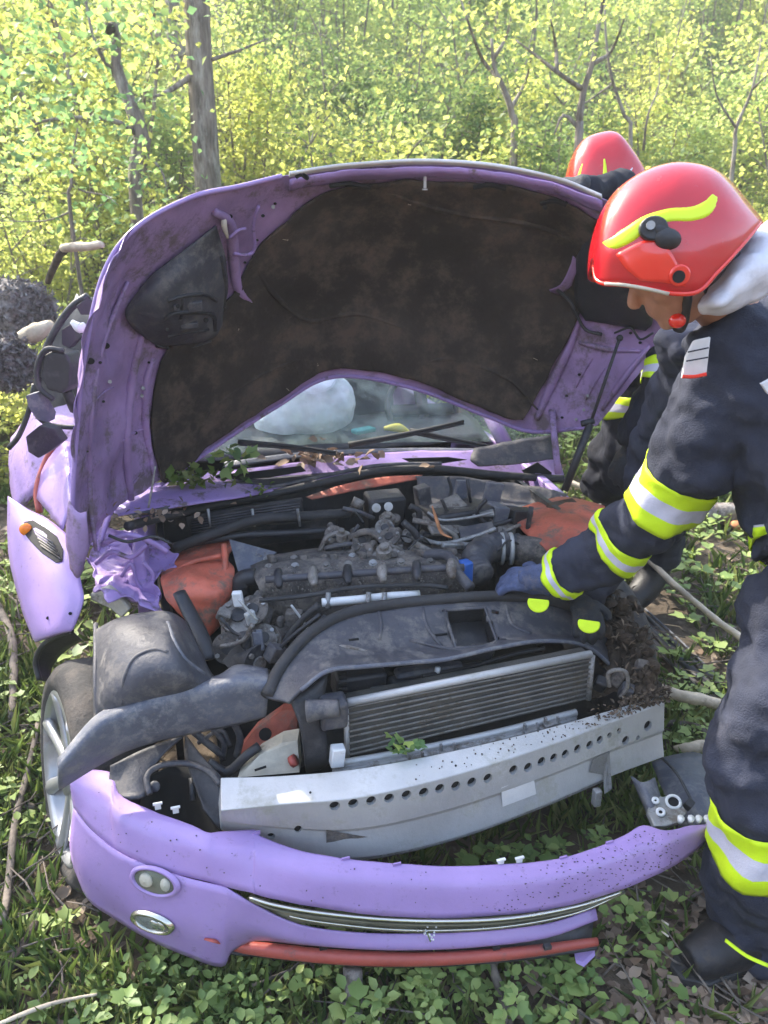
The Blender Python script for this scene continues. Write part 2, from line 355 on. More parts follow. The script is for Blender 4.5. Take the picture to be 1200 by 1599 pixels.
# low herbs: rosettes of lobed leaves on short stalks
def scatter(n, box, dens=None, m=0):
    out = []
    while len(out) < n:
        x = rng.uniform(box[0], box[1]); y = rng.uniform(box[2], box[3])
        if not clear((x, y), m): continue
        if dens is not None and rng.random() > dens(x, y): continue
        out.append((x, y))
    return out
def patch(x, y): return sstep(-.25, .2, noise.noise(Vector((x * 1.6, y * 1.6, 5))) + .12)
def brown(x, y):   # bare litter towards the lower right corner
    return sstep(.15, .7, x - .1 - abs(y - 1.25) * .9) if y < 1.75 else 0
P, D, N, Z = [], [], [], []
for (cnt, bx, hs) in ((3300, (-2.4, 2.6, .75, 2.6), .92), (3200, (-4.5, 5, 2.4, 7), 1.35)):
    for x, y in scatter(cnt, bx, lambda x, y: min(1, .15 + .85 * patch(x, y) + (.5 if x > .6 and y > 2 else 0)) * (1 - .85 * brown(x, y)), -.2):
        h = rng.uniform(.02, .10) * hs * (.6 + .6 * patch(x, y)); k = rng.integers(3, 7); a0 = rng.uniform(0, 6.28); z = gz(x, y)
        for i in range(k):
            a = a0 + i * 6.28 / k + rng.uniform(-.3, .3); el = rng.uniform(-.2, .55)
            d = np.array((math.cos(a) * math.cos(el), math.sin(a) * math.cos(el), math.sin(el)))
            nr = np.array((-math.cos(a) * math.sin(el), -math.sin(a) * math.sin(el), math.cos(el))) + rng.normal(size=3) * .15; nr -= d * nr.dot(d); nr /= np.linalg.norm(nr)
            P.append((x + d[0] * .008, y + d[1] * .008, z + h + rng.uniform(-.015, .01))); D.append(d); N.append(nr); Z.append(rng.uniform(.012, .050) * hs)
P, D, N, Z = np.array(P), np.array(D), np.array(N), np.array(Z); sel = rng.random(len(P)) < .2
for nm_, sl_, tm_, kk, lb2 in (('ground_herbs', sel, T_LOB, 1.25, 'lobed'), ('ground_herbs', ~sel, T_OVAL, .85, 'small oval')): tag(link(nm_, leaves(nm_, P[sl_], Z[sl_] * kk, M['leafg'], tm_, dirs=D[sl_], nrms=N[sl_], width=1.05)), 'low green herbs with ' + lb2 + ' leaves covering the forest floor', 'ground cover', kind='stuff')
# grass blades
P, D, N, Z = [], [], [], []
for (cnt, bx, hs) in ((3200, (-2.4, 2.6, .75, 2.8), 1.0), (3800, (-4, 5.5, 1.9, 8), 1.4)):
    for x, y in scatter(cnt, bx, lambda x, y: .15 + .85 * sstep(-.1, .3, noise.noise(Vector((x * 1.1, y * 1.1, 9))) + (.3 if x > .9 and y > 1.9 else 0))):
        z = gz(x, y)
        for i in range(rng.integers(4, 9)):
            a = rng.uniform(0, 6.28); el = rng.uniform(.5, 1.35); d = np.array((math.cos(a) * math.cos(el), math.sin(a) * math.cos(el), math.sin(el)))
            P.append((x + rng.normal() * .012, y + rng.normal() * .012, z - .005)); D.append(d); q = np.cross(d, rng.normal(size=3)); N.append(q / np.linalg.norm(q)); Z.append(rng.uniform(.05, .13) * hs)
tag(link('grass', leaves('grass', P, np.array(Z), M['grass'], T_DIA, dirs=np.array(D), nrms=np.array(N), width=.10)), 'thin grass blades among the herbs', 'grass', kind='stuff')
# dry leaves
P, Z = [], []
for (cnt, bx) in ((6500, (-2.4, 2.8, .7, 2.8)), (3600, (-4.5, 6, 2.4, 9))):
    for x, y in scatter(cnt, bx, lambda x, y: .35 + .65 * brown(x, y), -.3): P.append((x, y, gz(x, y) + rng.uniform(.003, .02))); Z.append(rng.uniform(.02, .05) if y < 3 else rng.uniform(.03, .07))
for k in range(1500):
    x = rng.uniform(.35, 1.35); y = rng.uniform(1.0, 1.62)
    if rng.random() < brown(x, y): P.append((x, y, gz(x, y) + rng.uniform(.004, .03))); Z.append(rng.uniform(.025, .055))
tag(link('dry_leaves', leaves('dry_leaves', P, np.array(Z), M['litter'], T_OVAL, up=2.2, width=1.1)), 'brown dry leaves lying on the forest floor', 'leaf litter', kind='stuff')
# fine twigs
b = MB()
for x, y in scatter(1100, (-2.2, 2.6, .8, 4.5), None, -.3):
    a = rng.uniform(0, 3.14); l = rng.uniform(.06, .3); z = gz(x, y) + rng.uniform(.008, .05); d = V(math.cos(a), math.sin(a), rng.uniform(-.1, .15)) * l
    z += .02 * rng.random(); p = V(x, y, z); b.tube([p, p + d * .5 + V(rng.normal() * .01, rng.normal() * .01, .005), p + d], [rng.uniform(.002, .005), .003, .0015], seg=4, sub=1)
tag(b.build('twigs', M['twig'], smooth=True), 'small grey twigs scattered over the forest floor', 'twigs', kind='stuff')
# ---------------------------------------------------------------- trees and shrubs
def woody(segs, name, m=None, parent=None):
    b = MB()
    for P_, r_ in segs: b.tube(P_, r_, seg=7, sub=3)
    return b.build(name, m or M['bark'], parent, smooth=True)
def growth(h, spread, n, seed, leafn, lsize, stemr=.02, low=.05):
    """stems + leaf points of one shrub standing at the origin"""
    rg = np.random.default_rng(seed); segs = []; LP = []
    for i in range(n):
        a = rg.uniform(0, 6.28); top = V(math.cos(a) * spread * rg.uniform(.2, 1), math.sin(a) * spread * rg.uniform(.2, 1), h * rg.uniform(.65, 1))
        base = V(math.cos(a) * .06, math.sin(a) * .06, -.1); mid = base.lerp(top, .5) + V(*(rg.normal(size=3) * spread * .12)) + V(0, 0, h * .06)
        st = spline([base, mid, top], 6); segs.append(([base, mid, top], [stemr, stemr * .7, stemr * .25]))
        for j in range(7):
            t = rg.uniform(.12, 1); q = st[min(len(st) - 1, int(t * (len(st) - 1)))]
            d = V(*rg.normal(size=3)); d.z = abs(d.z) * .5; d = d.normalized() * spread * rg.uniform(.25, .6)
            e = q + d; segs.append(([q, q + d * .5 + V(0, 0, spread * .04), e], [stemr * .4, stemr * .28, stemr * .1]))
            k = max(4, int(leafn / n / 7)); tt = rg.uniform(.1, 1.1, size=k)
            pts = np.array(q)[None] + np.array(d)[None] * tt[:, None] + rg.normal(size=(k, 3)) * spread * .13; LP.append(pts)
    LP = np.concatenate(LP); LP = LP[LP[:, 2] > low]
    return segs, LP, rg.uniform(.6, 1.25, size=len(LP)) * lsize, rg
protos = []
for i, (h, s, n, ln, ls) in enumerate(((2.6, .9, 7, 4600, .052), (3.4, 1.2, 8, 5800, .055), (1.5, .8, 8, 4000, .045), (4.6, 1.5, 9, 7000, .07), (.9, .6, 7, 2400, .04))):
    sg, LP, sz, rg = growth(h, s, n, 100 + i, ln, ls, .012 + .004 * h)
    b = MB()
    for P_, r_ in sg: b.tube(P_, r_, seg=5, sub=2, caps=False)
    st = b.build('stems', M['bark'], smooth=True); C.objects.unlink(st)
    protos.append((st.data, [leaves('foliage', LP, sz * 1.22, M[q_], T_DIA, up=.5, rg=np.random.default_rng(i)) for q_ in ('leafb', 'leafc', 'leafd')]))
def shrub(kind, x, y, sc, rz, name, label, cat, group):
    o = empty(name, (x, y, gz(x, y) - .03), label, cat, group); o.rotation_euler.z = rz; o.scale = (sc, sc, sc * rng.uniform(.85, 1.15))
    link('stems', protos[kind][0], o); link('foliage', protos[kind][1][int(rng.choice(3, p=(.45, .22, .33)))], o); return o
G = 'shrubs of the woodland behind the car'
SH = []
for y, n, kinds, w_ in ((6.2, 9, (2, 4), 3.6), (7.6, 10, (0, 2), 5), (9.2, 12, (0, 1, 2), 6.5), (11.5, 14, (1, 3, 0), 8), (14.5, 16, (3, 1), 10.5), (18.5, 18, (3, 1), 13.5)):
    for i in range(n):
        x = -w_ + 2 * w_ * (i + .5) / n + rng.uniform(-.4, .4)
        kd = int(rng.choice(kinds)); yy_ = y + rng.uniform(-.7, .7); pxs, _, _ = pix((x, yy_, 1.5)); mg = 900 / yy_
        if kd in (0, 1, 3) and yy_ < 8.6 and (320 - mg < pxs < 320 + mg): kd = 4
        side_ = 'above the left of the bonnet' if pxs < 400 else ('above the middle of the bonnet' if pxs < 820 else 'on the right above the helmets')
        far_ = 'near the car' if y < 8 else ('in the middle distance' if y < 12 else 'far up the slope')
        SH.append(shrub(kd, x, yy_, rng.uniform(.8, 1.15), rng.uniform(0, 6.28), 'woodland_shrub', ('low bushy', 'tall', 'small', 'very tall', 'low bushy')[[4, 1, 2, 3, 0].index(kd)] + ' leafy woodland shrub ' + far_ + ' ' + side_, 'shrub', G))
# low shrubs hard behind the car on the left
for (x, y, k, s, l) in ((-2.5, 4.7, 4, .8, 'low leafy shrub beside the pale broken branch left of the raised bonnet'), (-3.1, 5.6, 4, 1.1, 'low bushy shrub at the left edge above the rough logs'), (1.75, 5.0, 4, .75, 'small shrub just behind the front firefighter\'s helmet'), (2.9, 5.4, 2, .8, 'bright shrub at the right edge beyond the helmets'), (-1.3, 5.3, 4, 1.0, 'low shrub behind the upper left corner of the bonnet'), (.3, 5.9, 2, .75, 'shrub rising above the middle of the raised bonnet')):
    shrub(k, x, y, s, rng.uniform(0, 6), 'low_shrub', l, 'shrub', None)
# the far wood: one mass of leaves up the slope
P = []
for k in range(42000):
    x = rng.uniform(-26, 26); y = rng.uniform(20, 34); P.append((x, y, gz(x, y) + abs(rng.normal()) * 2.4))
tag(link('far_woodland', leaves('far_woodland', P, rng.uniform(.2, .42, size=len(P)), M['leafc'], T_DIA, up=.3)), 'far off bright green woodland closing the view', 'woodland', kind='stuff')
P = []
for k in range(26000):
    x = rng.uniform(-10, 10); y = rng.uniform(5.5, 20); P.append((x, y, gz(x, y) + abs(rng.normal()) * .16))
tag(link('undergrowth', leaves('undergrowth', P, rng.uniform(.05, .11, size=len(P)), M['leafc'], T_DIA, up=.6)), 'low green undergrowth between the shrubs', 'ground cover', kind='stuff')
def tree(name, pts, rad, label, m='bark', limbs=(), crown=None, cat='tree', group=None):
    base = pts[0]; o = empty(name, base, label, cat, group)
    woody([(pts, rad)], 'trunk', M[m], o)
    for P_, r_ in limbs: woody([(P_, r_)], 'limb', M[m], o)
    if crown:
        me = leaves('crown', crown[0], crown[1], M[crown[2]], crown[3] if len(crown) > 3 else T_DIA, up=.5); c = link('crown', me, o); c.matrix_parent_inverse = world_of(o).inverted()
    return o
def gp(px, py, y, dz=-.1): p = PY(px, py, y); return p
def foot(px, y): p = PY(px, 300, y); p.z = gz(p.x, y) - .15; return p
def cloudlets(cs, per, sig, size):
    P = np.concatenate([np.array(c)[None] + rng.normal(size=(per, 3)) * np.array(sig) for c in cs]); return P, rng.uniform(.7, 1.3, size=len(P)) * size
y = 7.9
top = PY(306, -420, y)
cs = [top + V(*(rng.normal(size=3) * V(1.4, 1.4, .9))) for i in range(22)]
a_ = cloudlets(cs, 160, (.35, .35, .3), .08)
tree('tall_tree', [foot(322, y), PY(322, 240, y), PY(312, 100, y), PY(306, -60, y), top], [.14, .128, .12, .115, .05], 'straight grey trunk of the tall tree rising above the left of the bonnet',
     limbs=[([PY(304, 115, y), PY(268, 140, y - .3), PY(240, 152, y - .5)], [.03, .022, .01]), ([top, top + V(.9, .3, .8)], [.05, .02]), ([top, top + V(-.9, -.2, .9)], [.05, .02]), ([PY(325, 95, y), PY(370, 80, y), PY(420, 60, y + .2)], [.02, .014, .006])], crown=(a_[0], a_[1], 'leafb'))
y = 13
top = PY(262, -300, y); a_ = cloudlets([top + V(*(rng.normal(size=3) * V(1.2, 1.2, .8))) for i in range(14)], 140, (.4, .4, .3), .09)
tree('slim_tree', [foot(290, y), PY(282, 120, y), PY(270, 20, y), top], [.13, .12, .11, .05], 'slimmer brown trunk leaning just left of the tall grey one', limbs=[([top, top + V(.7, 0, .8)], [.03, .01])], crown=(a_[0], a_[1], 'leafb'))
for px_, px2, y in ((352, 340, 17), (388, 384, 20), (470, 480, 24)):
    top = PY(px2, -260, y); a_ = cloudlets([top + V(*(rng.normal(size=3) * V(1.2, 1.2, .8))) for i in range(10)], 120, (.5, .5, .4), .12)
    tree('distant_tree', [foot(px_, y), PY((px_ + px2) / 2, 60, y), top], [.15, .13, .06], {352: 'nearest of the thin distant trunks right of the tall grey tree', 388: 'middle one of the thin distant trunks right of the tall grey tree', 470: 'farthest thin trunk high up the slope above the bonnet'}[px_], crown=(a_[0], a_[1], 'leafb'), group='distant trunks')
y = 6.4
limbs = [([PY(216, 210, y), PY(170, 186, y - .2), PY(85, 186, y - .3), PY(40, 200, y - .3)], [.022, .018, .012, .006]), ([PY(188, 130, y), PY(150, 70, y), PY(130, -20, y)], [.02, .014, .007]), ([PY(214, 230, y), PY(250, 262, y), PY(262, 300, y)], [.014, .01, .005])]
a_ = cloudlets([PY(*q) for q in ((60, 190, 6), (30, 230, 6), (120, 180, 6.1), (90, 60, 6), (150, 40, 6.2), (20, 110, 6), (110, 260, 6.2), (190, 20, 6.4), (40, 20, 6), (0, 60, 4.6), (70, 110, 4.8), (30, 160, 4.7), (110, 30, 4.8), (160, 150, 5.2), (230, 60, 5.4), (240, 290, 5.8), (190, 250, 6.1), (150, 330, 5.8), (90, 210, 5), (250, 170, 6), (10, 250, 5))], 62, (.2, .2, .13), .06)
tree('crooked_tree', [foot(212, y), PY(215, 340, y), PY(212, 260, y), PY(222, 218, y), PY(203, 160, y), PY(184, 110, y), PY(182, 72, y), PY(180, 36, y)], [.05, .05, .052, .062, .052, .042, .036, .042], 'crooked dead tree with a broken knobbly top left of the tall trunk', limbs=limbs, crown=(a_[0], a_[1], 'leafn'))
MB().ell(PY(171, 45, y - .05), (.045, .04, .04)).build('broken_knob', M['bark2'], bpy.data.objects['crooked_tree'], smooth=True)
# thin branching saplings to the right
def sapling(label, y, main, rad, lims, leafs, n=50, sz=.055):
    pts = [foot(main[0][0], y)] + [PY(a, b_, y) for a, b_ in main]; r0 = [rad * 1.2] + list(np.linspace(rad, rad * .35, len(main)))
    L_ = [([PY(a, b_, y + rng.uniform(-.2, .2)) if i else PY(a, b_, y) for i, (a, b_) in enumerate(l)], list(np.linspace(rad * .6, rad * .18, len(l)))) for l in lims]
    a_ = cloudlets([PY(a, b_, y + rng.uniform(-.4, .4)) for a, b_ in leafs], n, (.2, .2, .13), sz)
    return tree('sapling', pts, r0, label, m='bark', limbs=L_, crown=(a_[0], a_[1], 'leafb'), group='saplings in the woodland')
sapling('sapling that forks twice above the middle of the bonnet', 7.2, [(803, 235), (800, 180), (788, 140), (772, 105), (768, 60)], .034, [[(782, 125), (755, 95), (735, 45), (720, 0)], [(772, 90), (790, 60), (800, 20)], [(798, 170), (820, 130), (830, 90)]], [(740, 60), (780, 50), (820, 100), (715, 20), (800, 20), (760, 10)])
sapling('dark sapling with a wide side limb above the rear red helmet', 7.0, [(903, 235), (905, 190), (912, 140), (925, 100), (935, 40), (948, -30)], .036, [[(908, 138), (870, 112), (835, 85), (805, 62)], [(870, 112), (868, 70), (860, 30)], [(925, 100), (955, 80), (975, 30)], [(904, 200), (880, 180), (866, 210)]], [(820, 70), (860, 40), (960, 60), (900, 40), (940, 0), (870, 110)])
sapling('thin double stemmed sapling between the two red helmets', 7.6, [(985, 235), (975, 180), (955, 120), (946, 50), (945, -20)], .02, [[(1005, 235), (1012, 180), (1030, 130), (1025, 60)], [(958, 130), (930, 150), (900, 170)]], [(950, 20), (1030, 80), (1010, 20)])
sapling('thin sapling leaning at the far right edge', 8, [(1145, 260), (1150, 200), (1175, 140), (1190, 60)], .022, [[(1150, 200), (1120, 150), (1110, 90)], [(1175, 140), (1205, 110)]], [(1120, 100), (1185, 60), (1150, 30), (1200, 100)])
sapling('thin bare sapling low on the left above the pale branch', 5.6, [(112, 345), (112, 290), (115, 240), (122, 200)], .014, [[(112, 290), (135, 300), (165, 305), (185, 320)], [(113, 270), (145, 235), (180, 300)], [(112, 330), (70, 345), (0, 345)]], [(60, 330), (150, 250), (90, 270)], 40, .045)
# out of frame: a broad crown up the slope on the left shades and dapples the clearing
P = []
cs = [V(-6.4 + rng.normal() * 1.5, 5.4 + rng.normal() * 1.9, 6.6 + rng.normal() * .9) for i in range(26)]
a_ = cloudlets(cs, 110, (.5, .5, .35), .11)
tree('shade_tree', [V(-6.6, 5.8, gz(-6.6, 5.8) - .1), V(-6.5, 5.7, 3), V(-6.2, 5.5, 5.6), V(-6, 5.3, 7)], [.22, .18, .14, .06], 'leafy tree out to the left of the car', limbs=[([V(-6.5, 5.7, 3.4), V(-5.4, 5.2, 5.6), V(-4.8, 4.6, 6.6)], [.09, .06, .02]), ([V(-6.4, 5.6, 3.8), V(-7.4, 6.4, 5.8)], [.08, .03])], crown=(a_[0], a_[1], 'leafb'))
# ================================================================ the wrecked car
car = empty('wrecked_car', CF(0, 1.6, 0), 'wrecked small purple car with its bonnet up and its whole front torn open', 'car')
car.rotation_euler = (0, 0, 0)
RC = Matrix.Rotation(CARROT, 3, 'Z')
def rotc(yaw=0, pitch=0, roll=0): return RC @ Matrix.Rotation(yaw, 3, 'Z') @ Matrix.Rotation(pitch, 3, 'X') @ Matrix.Rotation(roll, 3, 'Y')
# ---------------------------------------------------------------- bonnet
hx = [[(118, 890), (176, 800), (242, 757), (330, 700), (430, 635), (520, 587), (640, 603), (760, 648), (830, 672), (930, 665)],
      [(112, 790), (178, 700), (250, 645), (350, 600), (440, 550), (540, 505), (660, 520), (785, 560), (870, 580), (985, 600)],
      [(118, 680), (178, 600), (268, 520), (368, 500), (460, 450), (560, 415), (680, 430), (812, 455), (905, 480), (1038, 520)],
      [(130, 560), (178, 480), (290, 410), (375, 392), (466, 350), (572, 325), (680, 335), (805, 355), (900, 375), (1000, 420)],
      [(160, 425), (212, 352), (300, 305), (375, 288), (450, 272), (560, 258), (660, 254), (770, 261), (872, 282), (955, 314)]]
yr0 = [2.05, 2.3, 2.55, 2.75, 2.85, 2.88, 2.9, 2.9, 2.88, 2.72]; yr4 = [1.9, 2.08, 2.2, 2.30, 2.38, 2.44, 2.47, 2.46, 2.42, 2.35]
rows = []
for i, r in enumerate(hx):
    t = i / 4; bul = math.sin(t * math.pi) * .10
    rows.append([PY(px, py, yr0[j] * (1 - t) + yr4[j] * t + bul * (0.3 if j in (0, 9) else 1)) for j, (px, py) in enumerate(r)])
c1_, c2_ = crump(.006, 5, 3), crump(.026, 8, 6)
def hoodfn(p):
    q = pix(p); k = sstep(300, 150, q[0]) * .9 if q[0] < 300 else 0
    k = max(k, .45 * sstep(860, 1000, q[0])); return c1_(p).lerp(c2_(p), k)
HG = loft(rows, 10, 10, fn=hoodfn); HD = Drape(HG)
b = MB(); b.grid(HG); hood = b.build('bonnet', M['inner'], car, smooth=True)
# outer skin, just beyond the inner frame
def back(g, d):
    out = []
    for i, r in enumerate(g):
        o_ = []
        for j, p in enumerate(r):
            q = (p - O).normalized(); e = min(1, min(i, len(g) - 1 - i, j, len(r) - 1 - j) / 6)
            o_.append(p + q * (.004 + d * e))
        out.append(o_)
    return out
b = MB(); b.grid(back(HG, .045)); lab(b.build('bonnet_skin', M['paint'], hood, smooth=True, solid=.002), 'glossy purple outer skin of the bonnet')
def on(px, py, off=0): return HD.at(px, py, off)
def onrows(rows, off): return [[on(px, py, off(px, py) if callable(off) else off) for px, py in r] for r in rows]
# lining
prow = [[(248, 735), (262, 752), (330, 694), (430, 627), (520, 577), (640, 592), (740, 632), (795, 655), (818, 655)],
        [(238, 690), (275, 690), (350, 640), (440, 590), (535, 540), (660, 552), (770, 590), (830, 610), (848, 600)],
        [(242, 610), (290, 600), (365, 570), (450, 520), (550, 470), (675, 480), (800, 510), (860, 530), (880, 540)],
        [(262, 545), (310, 530), (372, 490), (456, 450), (560, 400), (675, 405), (800, 430), (880, 455), (908, 480)],
        [(352, 470), (372, 460), (392, 430), (468, 370), (570, 335), (678, 335), (800, 350), (880, 385), (925, 420)],
        [(384, 440), (400, 395), (440, 350), (500, 305), (580, 286), (680, 284), (790, 292), (870, 312), (930, 345)]]
def padoff(px, py): return .016 + .008 * noise.noise(Vector((px * .02, py * .03, 1)))
g = loft(onrows(prow, padoff), 9, 9, fn=crump(.008, 9, 8)); b = MB(); b.grid(g)
pad = b.build('bonnet_lining', M['pad'], hood, smooth=True, solid=.010, soff=0); PD = Drape(g)
# raised beads pressed into the lining, loose bits on it
for P_, r_ in (([(395, 400), (420, 450), (480, 500), (560, 490), (650, 520)], .010), ([(640, 580), (700, 560), (790, 590), (840, 640)], .008), ([(300, 700), (330, 640), (400, 590), (470, 560)], .009), ([(600, 300), (700, 330), (830, 350), (900, 380)], .010)):
    b = MB(); b.tube([PD.at(x, y, .002) for x, y in P_], [.003, r_] + [r_] * (len(P_) - 3) + [.003], seg=8, sub=6); b.build('lining_bead', M['pad'], hood, smooth=True)
b = MB()
for i in range(9):
    px = rng.uniform(265, 860); py = rng.uniform(300, 640) 
    try: p = PD.at(px, py, .009)
    except Exception: continue
    q = pix(p); 
    if (py > 590 + abs(px - 560) * .3) : continue
    b.tube([p, p + V(*rng.normal(size=3)) * .006, p + V(*rng.normal(size=3)) * .011], .0010, seg=4, sub=1)
b.build('straw', M['dead'], pad)['kind'] = 'stuff'
# purple inner frame features
def ontube(name, pts, r, m, off, parent=hood, **k): return tubeo(name, [on(x, y, off) for x, y in pts], r, m, parent, **k)
ontube('frame_rib', [(205, 780), (198, 690), (205, 600), (222, 520)], [.012, .016, .016, .010], M['inner'], .004, sub=6)
ontube('frame_rib', [(240, 740), (228, 670), (228, 600), (240, 560)], [.010, .014, .013, .008], M['inner'], .004, sub=6)
ontube('frame_rib', [(150, 860), (140, 760), (142, 650), (160, 540), (200, 440)], [.006, .009, .009, .009, .005], M['inner'], .003, sub=6)
ontube('frame_rib', [(404, 322), (396, 352), (398, 388), (386, 398), (366, 396)], .0055, M['sill'], .035, sub=4)
ontube('frame_rib', [(358, 372), (372, 360), (384, 357)], .005, M['sill'], .035)
ontube('frame_rib', [(335, 330), (360, 350), (365, 400), (372, 450), (392, 470)], [.012, .016, .02, .016, .01], M['inner'], .006, sub=6)
ontube('frame_rib', [(838, 655), (862, 600), (888, 545), (905, 500)], [.012, .018, .016, .010], M['inner'], .006, sub=6)
ontube('frame_rib', [(940, 640), (975, 590), (1015, 540)], [.006, .012, .006], M['inner'], .004, sub=6)
ontube('frame_rib', [(905, 535), (950, 545), (1000, 548)], [.006, .010, .005], M['inner'], .004, sub=6)
ontube('rear_lip', [(252, 757), (330, 702), (430, 637), (520, 589), (640, 605), (760, 650), (830, 674), (925, 667)], .0075, M['sill'], .004, sub=10)
ontube('side_lip', [(120, 885), (114, 790), (120, 680), (132, 560), (162, 428), (214, 355), (300, 308), (375, 291), (440, 275)], .007, M['paint'], .003, sub=10)
# holes and screws
for (x, y, r) in ((166, 540, .009), (142, 564, .009), (157, 566, .004), (233, 566, .004), (162, 627, .004), (203, 702, .004), (137, 705, .003), (360, 338, .006), (411, 337, .005), (402, 375, .004), (383, 410, .004), (889, 536, .008), (905, 585, .005), (885, 618, .005), (878, 652, .005), (1000, 535, .005), (985, 520, .005), (430, 318, .004), (212, 676, .006)):
    MB().disc(on(x, y, .006), ray(x, y) * -1, r, 10, r2=r * 1.2, h=.003).build('punched_hole', M['dark'], hood)
for (x, y) in ((172, 596), (224, 606), (222, 618), (427, 323), (912, 640), (900, 655), (918, 618)): MB().disc(on(x, y, .008), ray(x, y) * -1, .006, 8, h=.005).build('screw', M['alud'], hood)
for (x0, y0, x1, y1) in ((150, 625, 178, 605), (190, 690, 230, 668), (915, 625, 945, 575), (900, 605, 925, 560), (206, 760, 226, 740)): ontube('crease', [(x0, y0), ((x0 + x1) / 2, (y0 + y1) / 2 - 3), (x1, y1)], [.002, .004, .002], M['inner'], .004)
# left headlamp bucket
lb = [[(200, 478), (238, 430), (290, 388), (338, 352)], [(196, 492), (245, 450), (300, 420), (350, 395)], [(205, 508), (255, 480), (310, 465), (356, 440)], [(228, 528), (262, 512), (310, 505), (350, 480)], [(246, 540), (280, 538), (318, 534), (345, 520)]]
lo = [[.01, .02, .02, .01], [.02, .08, .08, .03], [.02, .11, .12, .04], [.02, .10, .11, .03], [.01, .03, .03, .01]]
def rows_off(px, of): return [[on(x, y, of[i][j]) for j, (x, y) in enumerate(r)] for i, r in enumerate(px)]
bg_ = loft(rows_off(lb, lo), 7, 7, fn=crump(.003, 14, 1)); b = MB(); b.grid(bg_); bk = b.build('headlamp_bucket', M['blk2'], hood, smooth=True, solid=.004); BD = Drape(bg_)
for P_, r_ in (([(262, 470), (288, 462), (320, 460), (338, 470)], .008), ([(258, 500), (270, 490), (300, 488), (332, 492), (336, 515)], .009), ([(262, 525), (290, 520), (325, 515)], .008), ([(245, 540), (285, 545), (330, 532)], .006), ([(345, 400), (352, 440), (350, 480)], .006), ([(285, 460), (283, 498)], .007)):
    b = MB(); b.tube([BD.at(x, y, .004) for x, y in P_], r_, sub=5, flat=.8); b.build('bucket_rib', M['black'], bk, smooth=True)
for (x, y, sx, sz) in ((305, 478, .045, .03), (296, 508, .055, .018), (275, 480, .014, .018)):
    MB().box(BD.at(x, y, .012), (sx, .02, sz), rotc(0, .3, -.1)).build('bucket_socket', M['blk2'], bk, bevel=.003)
for (x, y, r) in ((278, 478, .006), (322, 500, .008), (262, 515, .005)): MB().disc(BD.at(x, y, .022), ray(x, y) * -1, r, 10).build('bucket_hole', M['dark'], bk)
b = MB(); b.tube([BD.at(352, 335, .02), BD.at(350, 350, .02), BD.at(356, 372, .02)], [.006, .009, .004], seg=6); b.build('torn_foam', M['cream'], hood, smooth=True)
# right headlamp bucket, mostly behind the firefighter
rb = [[(905, 372), (935, 352), (965, 350), (1000, 380)], [(898, 430), (940, 410), (980, 420), (1015, 450)], [(900, 470), (940, 465), (985, 470), (1020, 500)], [(915, 500), (945, 505), (985, 512), (1010, 515)]]
ro = [[.01, .02, .02, .01], [.02, .08, .08, .02], [.02, .09, .09, .02], [.01, .02, .02, .01]]
b = MB(); b.grid(loft(rows_off(rb, ro), 6, 6, fn=crump(.004, 12, 5))); b.build('headlamp_bucket', M['black'], hood, smooth=True, solid=.004)
ontube('wiring', [(870, 452), (890, 470), (900, 490), (915, 515), (940, 522)], .006, M['black'], .03)
ontube('wiring', [(960, 520), (985, 512), (1000, 530), (1020, 520)], .004, M['black'], .03)
sheet('torn_flange', [[on(858, 452, .03), on(880, 440, .045), on(895, 400, .03)], [on(872, 462, .02), on(892, 446, .03), on(905, 410, .02)]], M['inner'], hood, thick=.002, fn=crump(.006, 20, 2))
# front lip: bonnet edge, its bright reflection put in as white, with slots and clips behind it
L1 = [(452, 273), (505, 264), (560, 258), (660, 253), (770, 260), (872, 281), (940, 308)]
sheet('front_lip', [[on(x, y - 5, .030) for x, y in L1], [on(x, y - 1, .038) for x, y in L1], [on(x, y + 3, .030) for x, y in L1]], M['white'], hood, 4, 8, .004)
sheet('front_flange', [[on(x, y + 7, .02) for x, y in L1], [on(x, y + 16, .034) for x, y in L1], [on(x, y + 24, .02) for x, y in L1]], M['sill'], hood, 4, 8, .003, fn=crump(.004, 16, 4))
for (x0, x1, y) in ((515, 578, 291), (740, 790, 293), (845, 885, 318), (462, 480, 276)): ontube('slot', [(x0, y), ((x0 + x1) / 2, y - 4), (x1, y + 2)], .007, M['dark'], .038)
b = MB(); c = on(664, 287, .05); b.tube([c + V(0, 0, .02), c - V(0, 0, .012)], .005, seg=8); b.disc(c - V(0, 0, .014), (0, 0, -1), .009, 10, h=.004); b.build('latch_pin', M['alu'], hood, smooth=False)
# hinge arms, stay rod, gas strut
tubeo('hinge_arm', [PY(178, 790, 2.35), PY(165, 820, 2.33), PY(150, 870, 2.28)], [.013, .018, .012], M['sill'], car, flat=.5)
tubeo('hinge_arm', [on(862, 640, .02), PY(866, 680, 2.74), PY(872, 740, 2.7)], .013, M['inner'], car, flat=.5)
s_ = tubeo('gas_strut', [on(968, 528, .05), PY(922, 662, 2.62)], .006, M['rub'], car)
tubeo('strut_body', [PY(922, 662, 2.62), PY(882, 766, 2.58)], .014, M['black'], s_); tubeo('strut_collar', [PY(928, 657, 2.62), PY(908, 662, 2.62)], .012, M['black'], s_)
MB().ell(on(968, 528, .05), (.012, .012, .012)).build('strut_ball', M['black'], s_, smooth=True)
tubeo('rod', [PY(243, 728, 2.2), PY(238, 760, 2.2), PY(232, 793, 2.2)], .0035, M['alud'], car)
